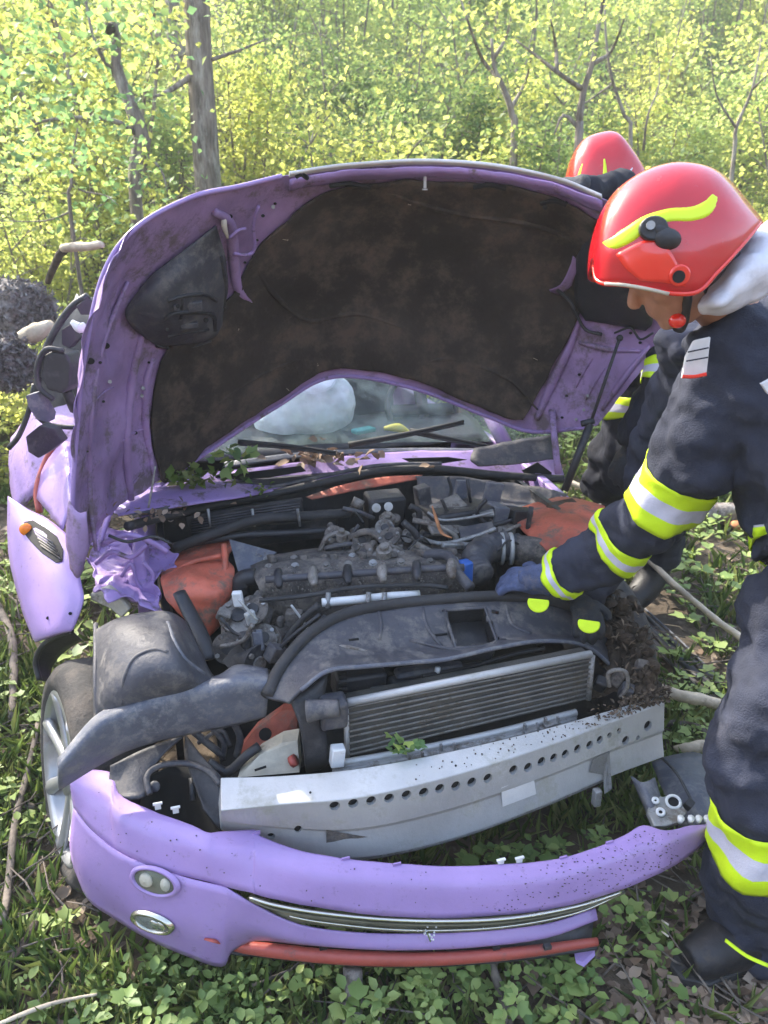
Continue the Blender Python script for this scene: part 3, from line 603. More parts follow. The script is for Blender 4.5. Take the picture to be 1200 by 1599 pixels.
# hood corner bracket hanging at lower left
sheet('corner_flange', [[PY(108, 780, 2.0), PY(122, 800, 1.98), PY(136, 800, 1.98)], [PY(104, 840, 1.98), PY(120, 850, 1.96), PY(138, 850, 1.97)], [PY(110, 888, 1.97), PY(120, 903, 1.95), PY(130, 890, 1.97)]], M['inner'], hood, thick=.004, fn=crump(.004, 20))
# ---------------------------------------------------------------- body shell behind the bonnet
def side(v, name='body_side'):
    P_ = [CF(v, .75, .30), CF(v, 3.55, .28), CF(v * .98, 3.62, .6), CF(v * .95, 3.55, .93), CF(v * .94, 1.35, .93), CF(v, .8, .82)]
    b = MB(); b.prism(P_, CR * (-.04 if v > 0 else .04)); return b.build(name, M['paint'], car, bevel=.01)
side(-.80); side(.80)
b = MB(); b.grid(loft([[CF(v, 1.95, z) for v, z in ((-.60, 1.36), (-.3, 1.40), (0, 1.41), (.3, 1.40), (.60, 1.36))], [CF(v, 2.6, z) for v, z in ((-.62, 1.37), (-.3, 1.42), (0, 1.43), (.3, 1.42), (.62, 1.37))], [CF(v, 3.3, z) for v, z in ((-.58, 1.33), (-.3, 1.37), (0, 1.38), (.3, 1.37), (.58, 1.33))]], 5, 5))
b.build('roof', M['sill'], car, smooth=True, solid=.03)
for s in (-1, 1):
    tubeo('windscreen_pillar', [CF(s * .73, 1.32, .93), CF(s * .67, 1.65, 1.2), CF(s * .60, 1.95, 1.38)], .032, M['sill'], car)
    tubeo('rear_pillar', [CF(s * .74, 3.5, .93), CF(s * .60, 3.28, 1.36)], .045, M['sill'], car)
    tubeo('door_pillar', [CF(s * .75, 2.45, .93), CF(s * .62, 2.45, 1.38)], .03, M['black'], car)
b = MB(); b.box(CF(0, 3.58, .6), (1.55, .05, .62), RC); b.build('tailgate', M['paint'], car, bevel=.02)
b = MB(); b.box(CF(0, 2.5, .26), (1.5, 2.2, .06), RC); b.build('floor_pan', M['black'], car)
for s in (-1, 1):
    for u in (2.2, 3.0):
        b = MB(); b.box(CF(s * .36, u, .5), (.46, .48, .16), RC); b.box(CF(s * .36, u + .26, .84), (.44, .12, .62), rotc(0, -.2)); b.build('seat', M['black'], car, bevel=.04)
# windscreen
wg = [[PY(330, 712, 2.75), PY(480, 694, 2.86), PY(640, 690, 2.98), PY(800, 690, 3.08), PY(880, 700, 3.1)]]
wt = [CF(v, 1.95, z) for v, z in ((-.58, 1.37), (-.3, 1.40), (0, 1.41), (.3, 1.40), (.58, 1.37))]
mid = [wg[0][i].lerp(wt[i], .5) + V(0, -.03, .03) for i in range(5)]
sheet('windscreen', [wg[0], mid, wt], M['glass'], car, 6, 5, .005)
b = MB(); b.ell(PY(492, 632, 3.2), (.19, .15, .17), rotc(.3)); b.ell(PY(440, 660, 3.15), (.12, .1, .10)); b.build('airbag', M['airbag'], car, smooth=True, remesh=.012, disp=((T1, .03),))
ring = MB(); c = PY(660, 640, 3.35); q = rotc(0, 1.1, .1)
ring.tube([c + q @ V(math.cos(a) * .17, math.sin(a) * .17, 0) for a in [i * 6.2832 / 20 for i in range(21)]], .014, seg=8, sub=1, caps=False); ring.box(c, (.30, .05, .025), q); ring.box(c, (.05, .3, .025), q); sw = ring.build('steering_wheel', M['black'], car, smooth=True)
b = MB(); b.grid(loft([[CF(v, 1.42, .93) for v in (-.65, -.3, .1, .5, .7)], [CF(v, 1.62, .99) for v in (-.65, -.3, .1, .5, .7)], [CF(v, 1.82, .97) for v in (-.65, -.3, .1, .5, .7)], [CF(v, 1.88, .7) for v in (-.65, -.3, .1, .5, .7)]], 4, 4, fn=crump(.01, 7))); b.build('dashboard', M['black'], car, smooth=True, solid=.01)
b = MB(); b.box(PY(568, 672, 3.08), (.10, .05, .02), rotc(.4)); b.build('teal_scraper', M['teal'], car, bevel=.006)
b = MB(); b.tube([PY(600, 669, 3.12), PY(622, 668, 3.12), PY(640, 676, 3.12)], [.008, .02, .008]); b.build('yellow_tag', M['ylw'], car, smooth=True)
# door, mirror, pillar trim on the left
mir = MB(); mir.prism([PY(x, y, 2.6) for x, y in ((66, 556), (80, 548), (104, 552), (112, 570), (110, 604), (96, 616), (74, 610), (62, 590))], V(.01, .10, 0)); mi = mir.build('wing_mirror', M['black'], car, remesh=.008)
tubeo('mirror_seal', [PY(x, y, 2.6) for x, y in ((100, 548), (72, 546), (58, 575), (62, 605), (84, 624))], .010, M['black'], mi); MB().tube([PY(104, 610, 2.66), PY(118, 640, 2.7)], .02).build('mirror_arm', M['black'], mi, smooth=True)
sheet('door_skin', [[PY(18, 690, 3.0), PY(50, 640, 3.0), PY(88, 612, 2.95), PY(125, 600, 2.9)], [PY(14, 740, 2.9), PY(45, 700, 2.85), PY(85, 680, 2.8), PY(125, 670, 2.75)], [PY(24, 800, 2.75), PY(55, 775, 2.7), PY(90, 760, 2.65), PY(128, 760, 2.6)]], M['sill'], car, thick=.01, fn=crump(.02, 6, 2))
sheet('side_window', [[PY(52, 668, 2.95), PY(56, 590, 2.95), PY(84, 520, 2.95), PY(122, 462, 2.95)], [PY(90, 668, 2.9), PY(95, 590, 2.9), PY(112, 530, 2.9), PY(135, 480, 2.9)], [PY(135, 660, 2.85), PY(140, 600, 2.85), PY(145, 540, 2.85), PY(150, 480, 2.85)]], M['black'], car, thick=.01, fn=crump(.015, 8))
for P_, r_ in (([(138, 462), (112, 480), (84, 520), (64, 570), (54, 640)], .013), ([(54, 600), (46, 640), (30, 680), (14, 700)], .010), ([(58, 650), (80, 664), (128, 668)], .010)):
    tubeo('window_trim', [PY(x, y, 2.7) for x, y in P_], r_, M['black'], car)
for pts_, yy, m_ in ((((40, 682), (62, 664), (84, 670), (97, 690), (80, 704), (60, 716), (44, 706)), 2.5, 'black'), (((40, 618), (58, 613), (78, 648), (76, 660), (58, 656), (44, 636)), 2.6, 'grey'), (((118, 478), (134, 466), (150, 470), (146, 492), (126, 492)), 2.6, 'black'), (((96, 515), (112, 505), (120, 530), (108, 545), (96, 538)), 2.66, 'black')):
    MB().prism([PY(x, y, yy + .0012 * (x - 60)) for x, y in pts_], V(.01, .035, .004)).build('broken_trim', M[m_], car, bevel=.003)
b = MB(); b.tube([PY(112, 502, 2.5), PY(125, 512, 2.5), PY(132, 505, 2.5)], [.008, .018, .006]); b.build('shard', M['white'], car, smooth=True)
# ---------------------------------------------------------------- left front wing (bent out) with side lamp
fr = [[PY(13, 775, 2.42), PY(40, 792, 2.36), PY(75, 812, 2.28), PY(103, 832, 2.22)],
      [PY(12, 820, 2.34), PY(45, 830, 2.25), PY(85, 850, 2.16), PY(116, 868, 2.12)],
      [PY(16, 875, 2.24), PY(52, 885, 2.14), PY(95, 900, 2.05), PY(128, 912, 2.03)],
      [PY(32, 940, 2.13), PY(62, 940, 2.05), PY(98, 940, 1.99), PY(130, 940, 1.98)],
      [PY(50, 990, 2.05), PY(70, 988, 1.99), PY(95, 982, 1.96), PY(116, 980, 1.95)],
      [PY(56, 1003, 2.04), PY(72, 997, 2.0), PY(94, 990, 1.97), PY(110, 986, 1.96)]]
FG = loft(fr, 5, 5, fn=crump(.003, 9)); b = MB(); b.grid(FG); wing = b.build('front_wing', M['paint'], car, smooth=True, solid=.004); FD = Drape(FG)
sl = MB(); sl.prism([FD.at(x, y, .002) for x, y in ((38, 815), (52, 812), (72, 824), (90, 838), (99, 858), (98, 876), (88, 879), (66, 864), (48, 846), (36, 830))], ray(60, 850) * -.008)
si = sl.build('side_grille', M['dark'], wing, bevel=.002)
MB().ell(FD.at(41, 827, .010), (.022, .014, .022)).build('orange_indicator', M['lens'], si, smooth=True)
for k in range(5):
    x0, y0 = 55 + k * 2.2, 829 + k * 5.5; x1, y1 = 84 + k * 2.6, 848 + k * 6; MB().tube([FD.at(x0, y0, .014), FD.at(x1, y1, .014)], .0022, seg=6).build('grille_bar', M['tube'], si, smooth=True)
for (x, y) in ((75, 965), (110, 958)): MB().disc(FD.at(x, y, .004), ray(x, y) * -1, .005, 10).build('punched_hole', M['dark'], wing)
tubeo('arch_lip', [PY(113, 985, 1.98), PY(85, 995, 2.0), PY(64, 1012, 2.03), PY(56, 1035, 2.04), PY(62, 1062, 2.02)], .009, M['black'], wing)
sheet('arch_lining', [[PY(113, 985, 1.99), PY(85, 995, 2.01), PY(64, 1012, 2.04), PY(56, 1035, 2.05), PY(62, 1062, 2.03)], [PY(128, 1000, 2.06), PY(108, 1012, 2.08), PY(90, 1028, 2.1), PY(80, 1045, 2.1), PY(78, 1065, 2.08)]], M['black'], wing, thick=.004)
# inner wing flange, sunlit, behind the wing
sheet('inner_flange', [[PY(55, 770, 2.6), PY(78, 715, 2.66), PY(105, 690, 2.7), PY(122, 700, 2.7)], [PY(75, 800, 2.45), PY(92, 760, 2.5), PY(108, 740, 2.5), PY(120, 745, 2.5)], [PY(98, 830, 2.3), PY(104, 810, 2.32), PY(112, 800, 2.32), PY(118, 800, 2.32)]], M['paint'], car, thick=.004, fn=crump(.012, 9, 7))
tubeo('door_seal', [PY(62, 800, 2.55), PY(58, 765, 2.6), PY(70, 725, 2.66), PY(88, 690, 2.7)], .012, M['redstrip'], car)
# crumpled inner wing
cg = [[PY(150, 830, 2.4), PY(185, 825, 2.42), PY(225, 830, 2.42), PY(255, 845, 2.4)],
      [PY(140, 868, 2.25), PY(180, 850, 2.32), PY(225, 858, 2.3), PY(272, 862, 2.3)],
      [PY(142, 895, 2.14), PY(180, 890, 2.2), PY(220, 895, 2.2), PY(262, 890, 2.22)],
      [PY(150, 918, 2.04), PY(190, 925, 2.1), PY(225, 932, 2.1), PY(248, 918, 2.1)],
      [PY(168, 935, 1.98), PY(200, 938, 2.02), PY(228, 950, 2.0), PY(256, 952, 2.0)]]
sheet('crumpled_inner_wing', cg, M['sill'], car, 14, 14, .003, fn=crump(.034, 15, 4))
for P_, r_ in (([(150, 880), (175, 862), (205, 870), (230, 850)], .008), ([(190, 900), (205, 880), (215, 910), (228, 925)], .006), ([(160, 850), (200, 835), (240, 848), (262, 862)], .009), ([(225, 878), (240, 900), (228, 930)], .007)):
    tubeo('torn_seam', [PY(x, y, 2.14) for x, y in P_], r_, M['sill'], car, sub=5)
for P_ in ([(170, 836), (200, 846), (240, 838), (270, 850)],): tubeo('wire', [PY(x, y, 2.1) for x, y in P_], .005, M['black'], car)
b = MB(); b.prism([PY(x, y, 2.02) for x, y in ((140, 928), (168, 918), (192, 938), (204, 952), (190, 966), (170, 950), (142, 938))], V(0, .03, 0)); b.build('broken_bracket', M['cream'], car, bevel=.006)
# ---------------------------------------------------------------- engine bay: tub, bulkhead, cowl
def wall(name, pts, m, d=(0, .02, 0)): return MB().prism(pts, d).build(name, m, car)
wall('bay_side', [CF(-.70, .45, .25), CF(-.70, 1.2, .25), CF(-.70, 1.2, .80), CF(-.70, .8, .70), CF(-.70, .45, .5)], M['black'], CR * -.02)
wall('bay_side', [CF(.66, .25, .25), CF(.66, 1.2, .25), CF(.66, 1.2, .86), CF(.66, .6, .84), CF(.66, .25, .62)], M['black'], CR * .02)
wall('bulkhead', [CF(-.72, 1.22, .2), CF(.78, 1.22, .2), CF(.78, 1.22, .90), CF(-.72, 1.22, .90)], M['black'], CA * .02)
MB().box(CF(0, .72, .30), (1.2, .9, .04), RC).build('bay_dark_floor', M['dark'], car)  # near-black floor, added with the side walls to keep the bay dark
# cowl
cow = [[(175, 758), (330, 738), (420, 728), (520, 715), (620, 706), (740, 704), (872, 712)], [(170, 778), (330, 758), (430, 748), (530, 732), (640, 722), (750, 722), (880, 738)], [(182, 806), (250, 800), (367, 778), (450, 762), (536, 742), (640, 735), (760, 742), (885, 752)]]
cow[2].pop(1)
ys_ = [2.72, 2.74, 2.78, 2.84, 2.90, 2.95, 2.98]
cg_ = [[PY(x, y, ys_[j] + .03 - i * .05) for j, (x, y) in enumerate(r)] for i, r in enumerate(cow)]
for j in range(2): cg_[2][j] = PY(*cow[2][j], [2.3, 2.55][j]); cg_[1][j] = PY(*cow[1][j], [2.45, 2.62][j])
sheet('scuttle_panel', cg_, M['sill'], car, 6, 6, .004, fn=crump(.004, 12, 1)); 
for P_, yy in (([(335, 742), (400, 736), (470, 728), (478, 736), (420, 746), (340, 752)], 2.70), ([(628, 716), (700, 714), (730, 718), (690, 724), (640, 722)], 2.86), ([(815, 735), (840, 722), (862, 738), (860, 748), (825, 746)], 2.86)):
    MB().prism([PY(x, y, yy) for x, y in P_], V(0, .006, .0)).build('scuttle_slot', M['dark'], car)
tubeo('cowl_seal', [PY(200, 822, 2.2), PY(260, 806, 2.42), PY(330, 790, 2.58), PY(430, 770, 2.68), (PY(530, 748, 2.76)), PY(600, 735, 2.8), PY(680, 732, 2.82), PY(780, 742, 2.84), PY(880, 748, 2.86)], .016, M['rub'], car, sub=8, seg=10)
tubeo('cowl_seal_lip', [PY(205, 806, 2.25), PY(330, 779, 2.6), PY(430, 760, 2.7), PY(530, 738, 2.78), PY(600, 726, 2.82), PY(690, 724, 2.84)], .008, M['blk2'], car, sub=8)
sheet('red_bulkhead_lip', [[PY(478, 776, 2.68), PY(540, 756, 2.72), PY(600, 745, 2.76), PY(660, 742, 2.78)], [PY(488, 780, 2.66), PY(545, 768, 2.69), PY(600, 758, 2.73), PY(655, 748, 2.76)]], M['red'], car, thick=.004)
sheet('scuttle_edge', [[PY(350, 722, 2.8), PY(480, 706, 2.88), PY(640, 700, 2.97), PY(790, 702, 3.0)], [PY(352, 730, 2.78), PY(480, 714, 2.86), PY(640, 706, 2.95), PY(790, 710, 2.98)]], M['grey'], car, thick=.006)
# wipers
for P_, yy in (([(545, 694), (640, 676), (725, 657)], 2.86), ([(372, 690), (450, 696), (525, 706)], 2.76), ([(640, 672), (700, 684), (765, 696)], 2.9)): 
    w_ = tubeo('wiper', [PY(x, y, yy) for x, y in P_], [.010, .008, .005], M['rub'], car); tubeo('wiper_blade', [PY(x, y + 4, yy - .0) for x, y in P_], .005, M['black'], w_)
sheet('scuttle_cover', [[PY(740, 700, 2.88), PY(800, 688, 2.9), PY(860, 680, 2.92)], [PY(735, 718, 2.84), PY(800, 712, 2.86), PY(868, 702, 2.88)], [PY(745, 730, 2.82), PY(810, 725, 2.84), PY(870, 716, 2.86)]], M['blk2'], car, thick=.006, fn=crump(.008, 15))
# grille vent on the back left, with slats
v0 = MB(); v0.prism([PY(x, y, 2.52) for x, y in ((288, 806), (470, 779), (474, 812), (300, 836))], V(0, .05, -.01)); vent = v0.build('air_intake_vent', M['black'], car, bevel=.004)
for k in range(6):
    t = k / 5.5; MB().tube([PY(300, 812 + 22 * t, 2.505), PY(385, 798 + 22 * t, 2.505), PY(468, 786 + 22 * t, 2.505)], .0028, seg=5, sub=2).build('slat', M['blk2'], vent, smooth=True)
for x in (325, 394, 465): MB().tube([PY(x, 795, 2.49), PY(x + 4, 822, 2.49)], [.006, .004], seg=6).build('clip', M['alud'], vent, smooth=True)
tubeo('thick_hose', [PY(272, 856, 2.36), PY(330, 835, 2.40), PY(400, 812, 2.46), PY(480, 806, 2.52), PY(545, 800, 2.56), PY(560, 785, 2.58)], .019, M['rub'], car, sub=6, seg=10)
MB().tube([PY(556, 792, 2.54), PY(562, 779, 2.55)], .022, seg=12).build('hose_cap', M['eng2'], car, smooth=True)
tubeo('thick_hose', [PY(300, 848, 2.4), PY(380, 836, 2.44), PY(460, 832, 2.5), PY(510, 828, 2.52)], .014, M['black'], car, sub=6)
MB().box(PY(440, 825, 2.62), (.42, .08, .09), rotc(0, .1)).build('wiper_motor_tray', M['black'], car, bevel=.01)
# brake servo block with two bolts
MB().box(PY(600, 798, 2.6), (.14, .1, .14), rotc(0, .1)).build('servo_bracket', M['black'], car, bevel=.012)
for x, y in ((588, 793), (607, 791)):
    d_ = ray(x, y) * -1; p = PY(x, y, 2.5); q = MB(); q.disc(p, d_, .016, 14, h=.008); q.disc(p - ray(x, y) * .008, d_, .008, 6, h=.008); q.build('mount_bolt', M['alu'], car)
# right scuttle wall: dusty grey plastic
sheet('bulkhead_cover', [[PY(650, 742, 2.76), PY(700, 744, 2.76), PY(780, 752, 2.76), PY(850, 762, 2.74), PY(885, 770, 2.7)], [PY(650, 770, 2.72), PY(700, 770, 2.72), PY(780, 778, 2.7), PY(850, 782, 2.68), PY(880, 780, 2.66)], [PY(655, 792, 2.68), PY(720, 790, 2.66), PY(790, 792, 2.64), PY(840, 792, 2.62), PY(870, 786, 2.62)]], M['blk2'], car, 5, 6, .006, fn=crump(.012, 12, 6))
# strut towers in red primer
tl = [[PY(248, 884, 2.30), PY(285, 862, 2.42), PY(325, 848, 2.48), PY(362, 840, 2.48)], [PY(252, 905, 2.15), PY(285, 882, 2.24), PY(330, 872, 2.28), PY(362, 866, 2.3)], [PY(262, 935, 2.06), PY(300, 905, 2.10), PY(335, 900, 2.12), PY(361, 900, 2.16)], [PY(285, 960, 2.06), PY(312, 945, 2.06), PY(340, 940, 2.06), PY(358, 930, 2.12)], [PY(300, 1000, 2.1), PY(318, 1000, 2.08), PY(338, 985, 2.08), PY(352, 960, 2.12)]]
sheet('strut_tower', tl, M['red'], car, 9, 9, .005, fn=crump(.014, 11, 2))
for P_, r_ in (([(262, 900), (300, 878), (345, 868)], .008), ([(318, 905), (325, 930), (328, 960)], .009), ([(350, 850), (352, 880), (350, 920)], .010), ([(285, 925), (300, 915), (322, 912)], .006)): tubeo('tower_rib', [PY(x, y, 2.12 + .0016 * max(0, 930 - y)) for x, y in P_], r_, M['red'], car, sub=5)
tr_ = [[PY(800, 800, 2.58), PY(850, 782, 2.66), PY(900, 778, 2.66), PY(945, 792, 2.56)], [PY(815, 830, 2.41), PY(860, 808, 2.46), PY(900, 800, 2.48), PY(938, 812, 2.46)], [PY(850, 852, 2.28), PY(870, 840, 2.31), PY(905, 832, 2.32), PY(925, 840, 2.32)], [PY(868, 880, 2.26), PY(880, 870, 2.26), PY(900, 862, 2.26), PY(918, 862, 2.26)]]
sheet('strut_tower', tr_, M['red'], car, 6, 6, .005, fn=crump(.010, 10, 5))
MB().box(PY(880, 790, 2.58), (.12, .05, .02), rotc(.2, .3)).build('tower_bracket', M['mud'], car, bevel=.004)
tubeo('drain_pipe', [PY(280, 925, 1.98), PY(298, 960, 1.93), PY(318, 1000, 1.86), PY(326, 1030, 1.82)], [.020, .022, .022, .018], M['black'], car, seg=10, flat=.6)
wall('slate_panel', [PY(358, 842, 2.3), PY(432, 862, 2.3), PY(402, 886, 2.24), PY(372, 892, 2.2)], M['grey'], (0, .02, -.02))
# ---------------------------------------------------------------- engine
eg = [[PY(392, 885, 2.24), PY(430, 868, 2.32), PY(520, 856, 2.36), PY(620, 850, 2.38), PY(700, 852, 2.38), PY(742, 868, 2.34)],
      [PY(395, 893, 2.16), PY(432, 876, 2.22), PY(520, 868, 2.24), PY(620, 862, 2.26), PY(700, 866, 2.26), PY(744, 882, 2.24)],
      [PY(400, 908, 2.10), PY(435, 892, 2.12), PY(520, 886, 2.14), PY(620, 880, 2.16), PY(700, 880, 2.16), PY(742, 895, 2.16)],
      [PY(405, 925, 2.08), PY(440, 918, 2.09), PY(520, 915, 2.10), PY(620, 910, 2.12), PY(700, 910, 2.12), PY(738, 910, 2.13)],
      [PY(410, 975, 2.1), PY(440, 985, 2.1), PY(520, 985, 2.1), PY(620, 975, 2.12), PY(700, 965, 2.14), PY(735, 955, 2.15)]]
eng = sheet('engine', eg, M['eng'], car, 6, 6, .01, fn=crump(.003, 16, 2)); lab(eng, 'dusty grey engine block under a coat of dirt')
def ep(name, P_, r_, m='eng', **k): return tubeo(name, P_, r_, M[m], eng, **k)
for k in range(7):
    x = 425 + k * 46; MB().box(PY(x, 872 - k * 2, 2.23), (.022, .10, .02), rotc(0, -.3)).build('cover_rib', M['eng'], eng, bevel=.004)
ep('fuel_rail', [PY(415, 905, 2.03), PY(520, 898, 2.05), PY(640, 890, 2.07), PY(725, 886, 2.08)], .012, 'blk2', sub=4)
for k in range(6):
    x = 435 + k * 54; y = 903 - k * 3; MB().tube([PY(x, y - 12, 2.07), PY(x, y + 2, 2.03), PY(x + 2, y + 14, 2.0)], [.012, .016, .009], seg=9).build('injector', M['eng2'] if k % 2 else M['black'], eng, smooth=True)
ep('vacuum_pipe', [PY(405, 938, 1.96), PY(480, 930, 1.98), PY(560, 917, 2.0), PY(660, 914, 2.02), PY(700, 918, 2.02)], .0075, 'rub', sub=6)
MB().tube([PY(503, 941, 1.97), PY(560, 936, 1.99), PY(610, 931, 2.0), PY(655, 928, 2.02)], .013, seg=10).build('silver_pipe', M['white'], eng, smooth=True)
for x in (512, 575, 600): MB().tube([PY(x, 950, 1.96), PY(x + 1, 925, 1.98)], .008, seg=7).build('pipe_bracket', M['alud'], eng, smooth=True)
ep('coolant_hose', [PY(662, 866, 2.2), PY(700, 868, 2.14), PY(715, 895, 2.06), PY(735, 918, 2.0)], .017, 'blk2', sub=6, seg=10)
def unit(c, r, m, name):
    q = MB(); ax_ = V(rng.normal() * .5, -1, .5 + rng.normal() * .5).normalized(); qm = ax_.to_track_quat('Z', 'X').to_matrix(); s_ = qm @ V(1, 0, 0); t_ = qm @ V(0, 1, 0)
    q.box(c, (r * 1.5, r * 1.3, r * 1.2), rotc(*rng.uniform(-.5, .5, size=3)), taper=.8)
    q.disc(c - ax_ * r * .6, ax_, r * .72, 18, h=r * 1.5); q.disc(c + ax_ * r * .75, ax_, r * .95, 20, h=r * .16)
    q.tube([c + s_ * r * .3, c + s_ * r * 1.2 + ax_ * r * .2, c + s_ * r * 1.7 - V(0, 0, r * .5)], r * .28, seg=9, sub=3)
    for k in range(3): a = k * 2.1; q.tube([c + (s_ * math.cos(a) - t_ * math.sin(a)) * r * .9 * k_ for k_ in (.2, 1)], r * .13, seg=6)
    o_ = q.build(name, M[m], eng, bevel=.002)
    for k in range(4): a = .6 + k * 1.57; MB().disc(c + ax_ * r * .9 + (s_ * math.cos(a) + t_ * math.sin(a)) * r * .74, ax_, r * .14, 6, h=r * .14).build('bolt', M['alud' if k % 2 else 'eng2'], o_)
    MB().disc(c + ax_ * r * .9, ax_, r * .38, 14, h=r * .12).build('cap', M['black' if m != 'black' else 'eng2'], o_, bevel=.001)
# thermostat / throttle cluster
for (x, y, r1, r2, r3, yy) in ((520, 840, .05, .04, .035, 2.36), (560, 848, .045, .04, .03, 2.32), (600, 830, .04, .04, .03, 2.4), (612, 848, .05, .045, .032, 2.3), (640, 838, .035, .03, .03, 2.36), (575, 868, .04, .04, .025, 2.26), (615, 872, .03, .03, .03, 2.24)):
    unit(PY(x, y, yy), min(r1, r2) * .9, str(rng.choice(['eng', 'eng2', 'black', 'eng'])), 'housing')
for (x, y, yy, r, n_) in ((605, 818, 2.45, .03, 10), (534, 843, 2.3, .02, 6), (600, 868, 2.2, .026, 12)):
    q = MB(); q.disc(PY(x, y, yy), (0, -.3, 1), r, n_, h=.03); q.disc(PY(x, y, yy) + V(0, -.01, .03), (0, -.3, 1), r * .6, n_, h=.014); q.build('cap', M['eng2'], eng, bevel=.003)
for P_, r_, m in (([(545, 838), (575, 830), (600, 845), (630, 858)], .012, 'eng'), ([(500, 860), (512, 838), (540, 832), (560, 850)], .008, 'eng2'), ([(585, 870), (600, 858), (625, 862), (650, 872), (670, 866)], .010, 'blk2'), ([(630, 815), (650, 835), (655, 860)], .012, 'black'), ([(560, 820), (540, 850), (530, 880)], .006, 'blk2')):
    ep('coolant_pipe', [PY(x, y, 2.3) for x, y in P_], r_, m, sub=5)
ED = Drape(loft(eg, 6, 6))
b = MB()
for k in range(420):
    px = rng.uniform(400, 735); py = rng.uniform(862, 925); b.ell(ED.at(px, py, .010), tuple(rng.uniform(.001, .0045, size=3)), seg=5, ring=3)
b.build('dirt_crumbs', M['eng2'], eng)['kind'] = 'stuff'
for k in range(16):
    px = 420 + (k % 8) * 42 + rng.uniform(-6, 6); py = (874 if k < 8 else 886) - (k % 8) * 1.6
    q = MB(); q.disc(ED.at(px, py, .012), V(0, -.5, .9), .0085, 6, h=.008); q.disc(ED.at(px, py, .010), V(0, -.5, .9), .013, 12, h=.004); q.build('cover_bolt', M['eng2' if k % 3 else 'alud'], eng)
for k in range(26):
    px = rng.uniform(520, 800); py = rng.uniform(800, 872); yy = 2.62 - (py - 775) * .0042; p = PY(px, py, yy)
    q = MB(); kd = k % 4
    if kd == 0: d_ = V(rng.normal(), rng.normal() * .4, rng.normal() * .5).normalized() * .06; q.tube([p - d_, p + V(0, -.01, .01), p + d_], rng.uniform(.004, .009), seg=7, sub=4); q.build('pipe', M[str(rng.choice(['eng', 'black', 'eng2', 'blk2']))], eng, smooth=True)
    elif kd == 1: q.box(p, tuple(rng.uniform(.012, .032, size=3)), rotc(*rng.uniform(-.6, .6, size=3)), taper=.8); q.build('connector', M[str(rng.choice(['eng', 'black', 'eng2']))], eng, bevel=.003)
    elif kd == 2: q.disc(p, V(rng.normal() * .3, -.5, .9), rng.uniform(.01, .02), 10, h=.02); q.build('cap', M['eng'], eng, bevel=.002)
    else: d_ = V(rng.normal(), rng.normal(), rng.normal() * .4).normalized() * .05; q.tube([p - d_, p - d_ * .3 + V(0, 0, .03), p + d_ * .4 + V(0, 0, .02), p + d_], .0035, seg=6, sub=5); q.build('wire', M['rub'], eng, smooth=True)
# battery tray area: plates, clamps, relay boxes
bt = MB(); bt.box(PY(715, 815, 2.5), (.24, .18, .12), rotc(.1, -.1)); bat = bt.build('battery', M['black'], car, bevel=.01)
for (x, y, yy, a, bb, c_, r1, r2, m) in ((700, 790, 2.5, .12, .07, .01, .3, .4, 'eng2'), (740, 800, 2.45, .14, .05, .012, -.3, .2, 'alud'), (700, 828, 2.36, .16, .04, .014, .2, .5, 'eng2'), (745, 830, 2.36, .12, .06, .02, -.2, .3, 'blk2'), (665, 810, 2.45, .05, .09, .014, .5, .2, 'eng2'), (775, 800, 2.5, .06, .08, .06, .1, 0, 'grey'), (790, 830, 2.42, .05, .05, .05, .4, .1, 'eng2'), (810, 815, 2.5, .08, .05, .10, .1, 0, 'black'), (660, 775, 2.6, .05, .05, .08, .1, 0, 'blk2'), (720, 768, 2.62, .05, .02, .09, .1, 0, 'grey'), (770, 770, 2.62, .07, .02, .08, .1, 0, 'grey'), (722, 852, 2.3, .16, .02, .02, .15, .2, 'alud')):
    MB().box(PY(x, y, yy), (a, bb, c_), rotc(r1, r2, rng.uniform(-.3, .3))).build('bracket', M[m], bat, bevel=.004)
for P_, r_, m, yy in (([(645, 812), (680, 820), (712, 838), (700, 862)], .010, 'eng2', 2.34), ([(640, 830), (670, 845), (700, 848), (750, 835), (775, 825)], .008, 'alud', 2.32), ([(690, 780), (700, 800), (716, 815)], .006, 'black', 2.44), ([(760, 780), (745, 800), (765, 820), (800, 812)], .008, 'black', 2.42), ([(650, 850), (690, 870), (705, 865)], .012, 'eng2', 2.24), ([(830, 792), (825, 830), (835, 850)], .009, 'black', 2.42), ([(668, 800), (690, 812), (735, 808), (770, 800)], .005, 'alud', 2.38), ([(640, 790), (655, 800), (650, 830)], .012, 'black', 2.42), ([(700, 745), (705, 765), (698, 785)], .006, 'black', 2.55), ([(730, 748), (735, 785)], .006, 'black', 2.55)):
    tubeo('cable', [PY(x, y, yy) for x, y in P_], r_, M[m], bat, sub=5)
b = MB(); b.tube([PY(675, 790, 2.34), PY(682, 812, 2.32), PY(690, 832, 2.3), PY(706, 840, 2.28)], [.003, .008, .007, .003], seg=5, flat=.4); b.build('sunlit_streak', M['orange'], bat, smooth=True)  # orange strip standing in for a streak of sunlight on the metal
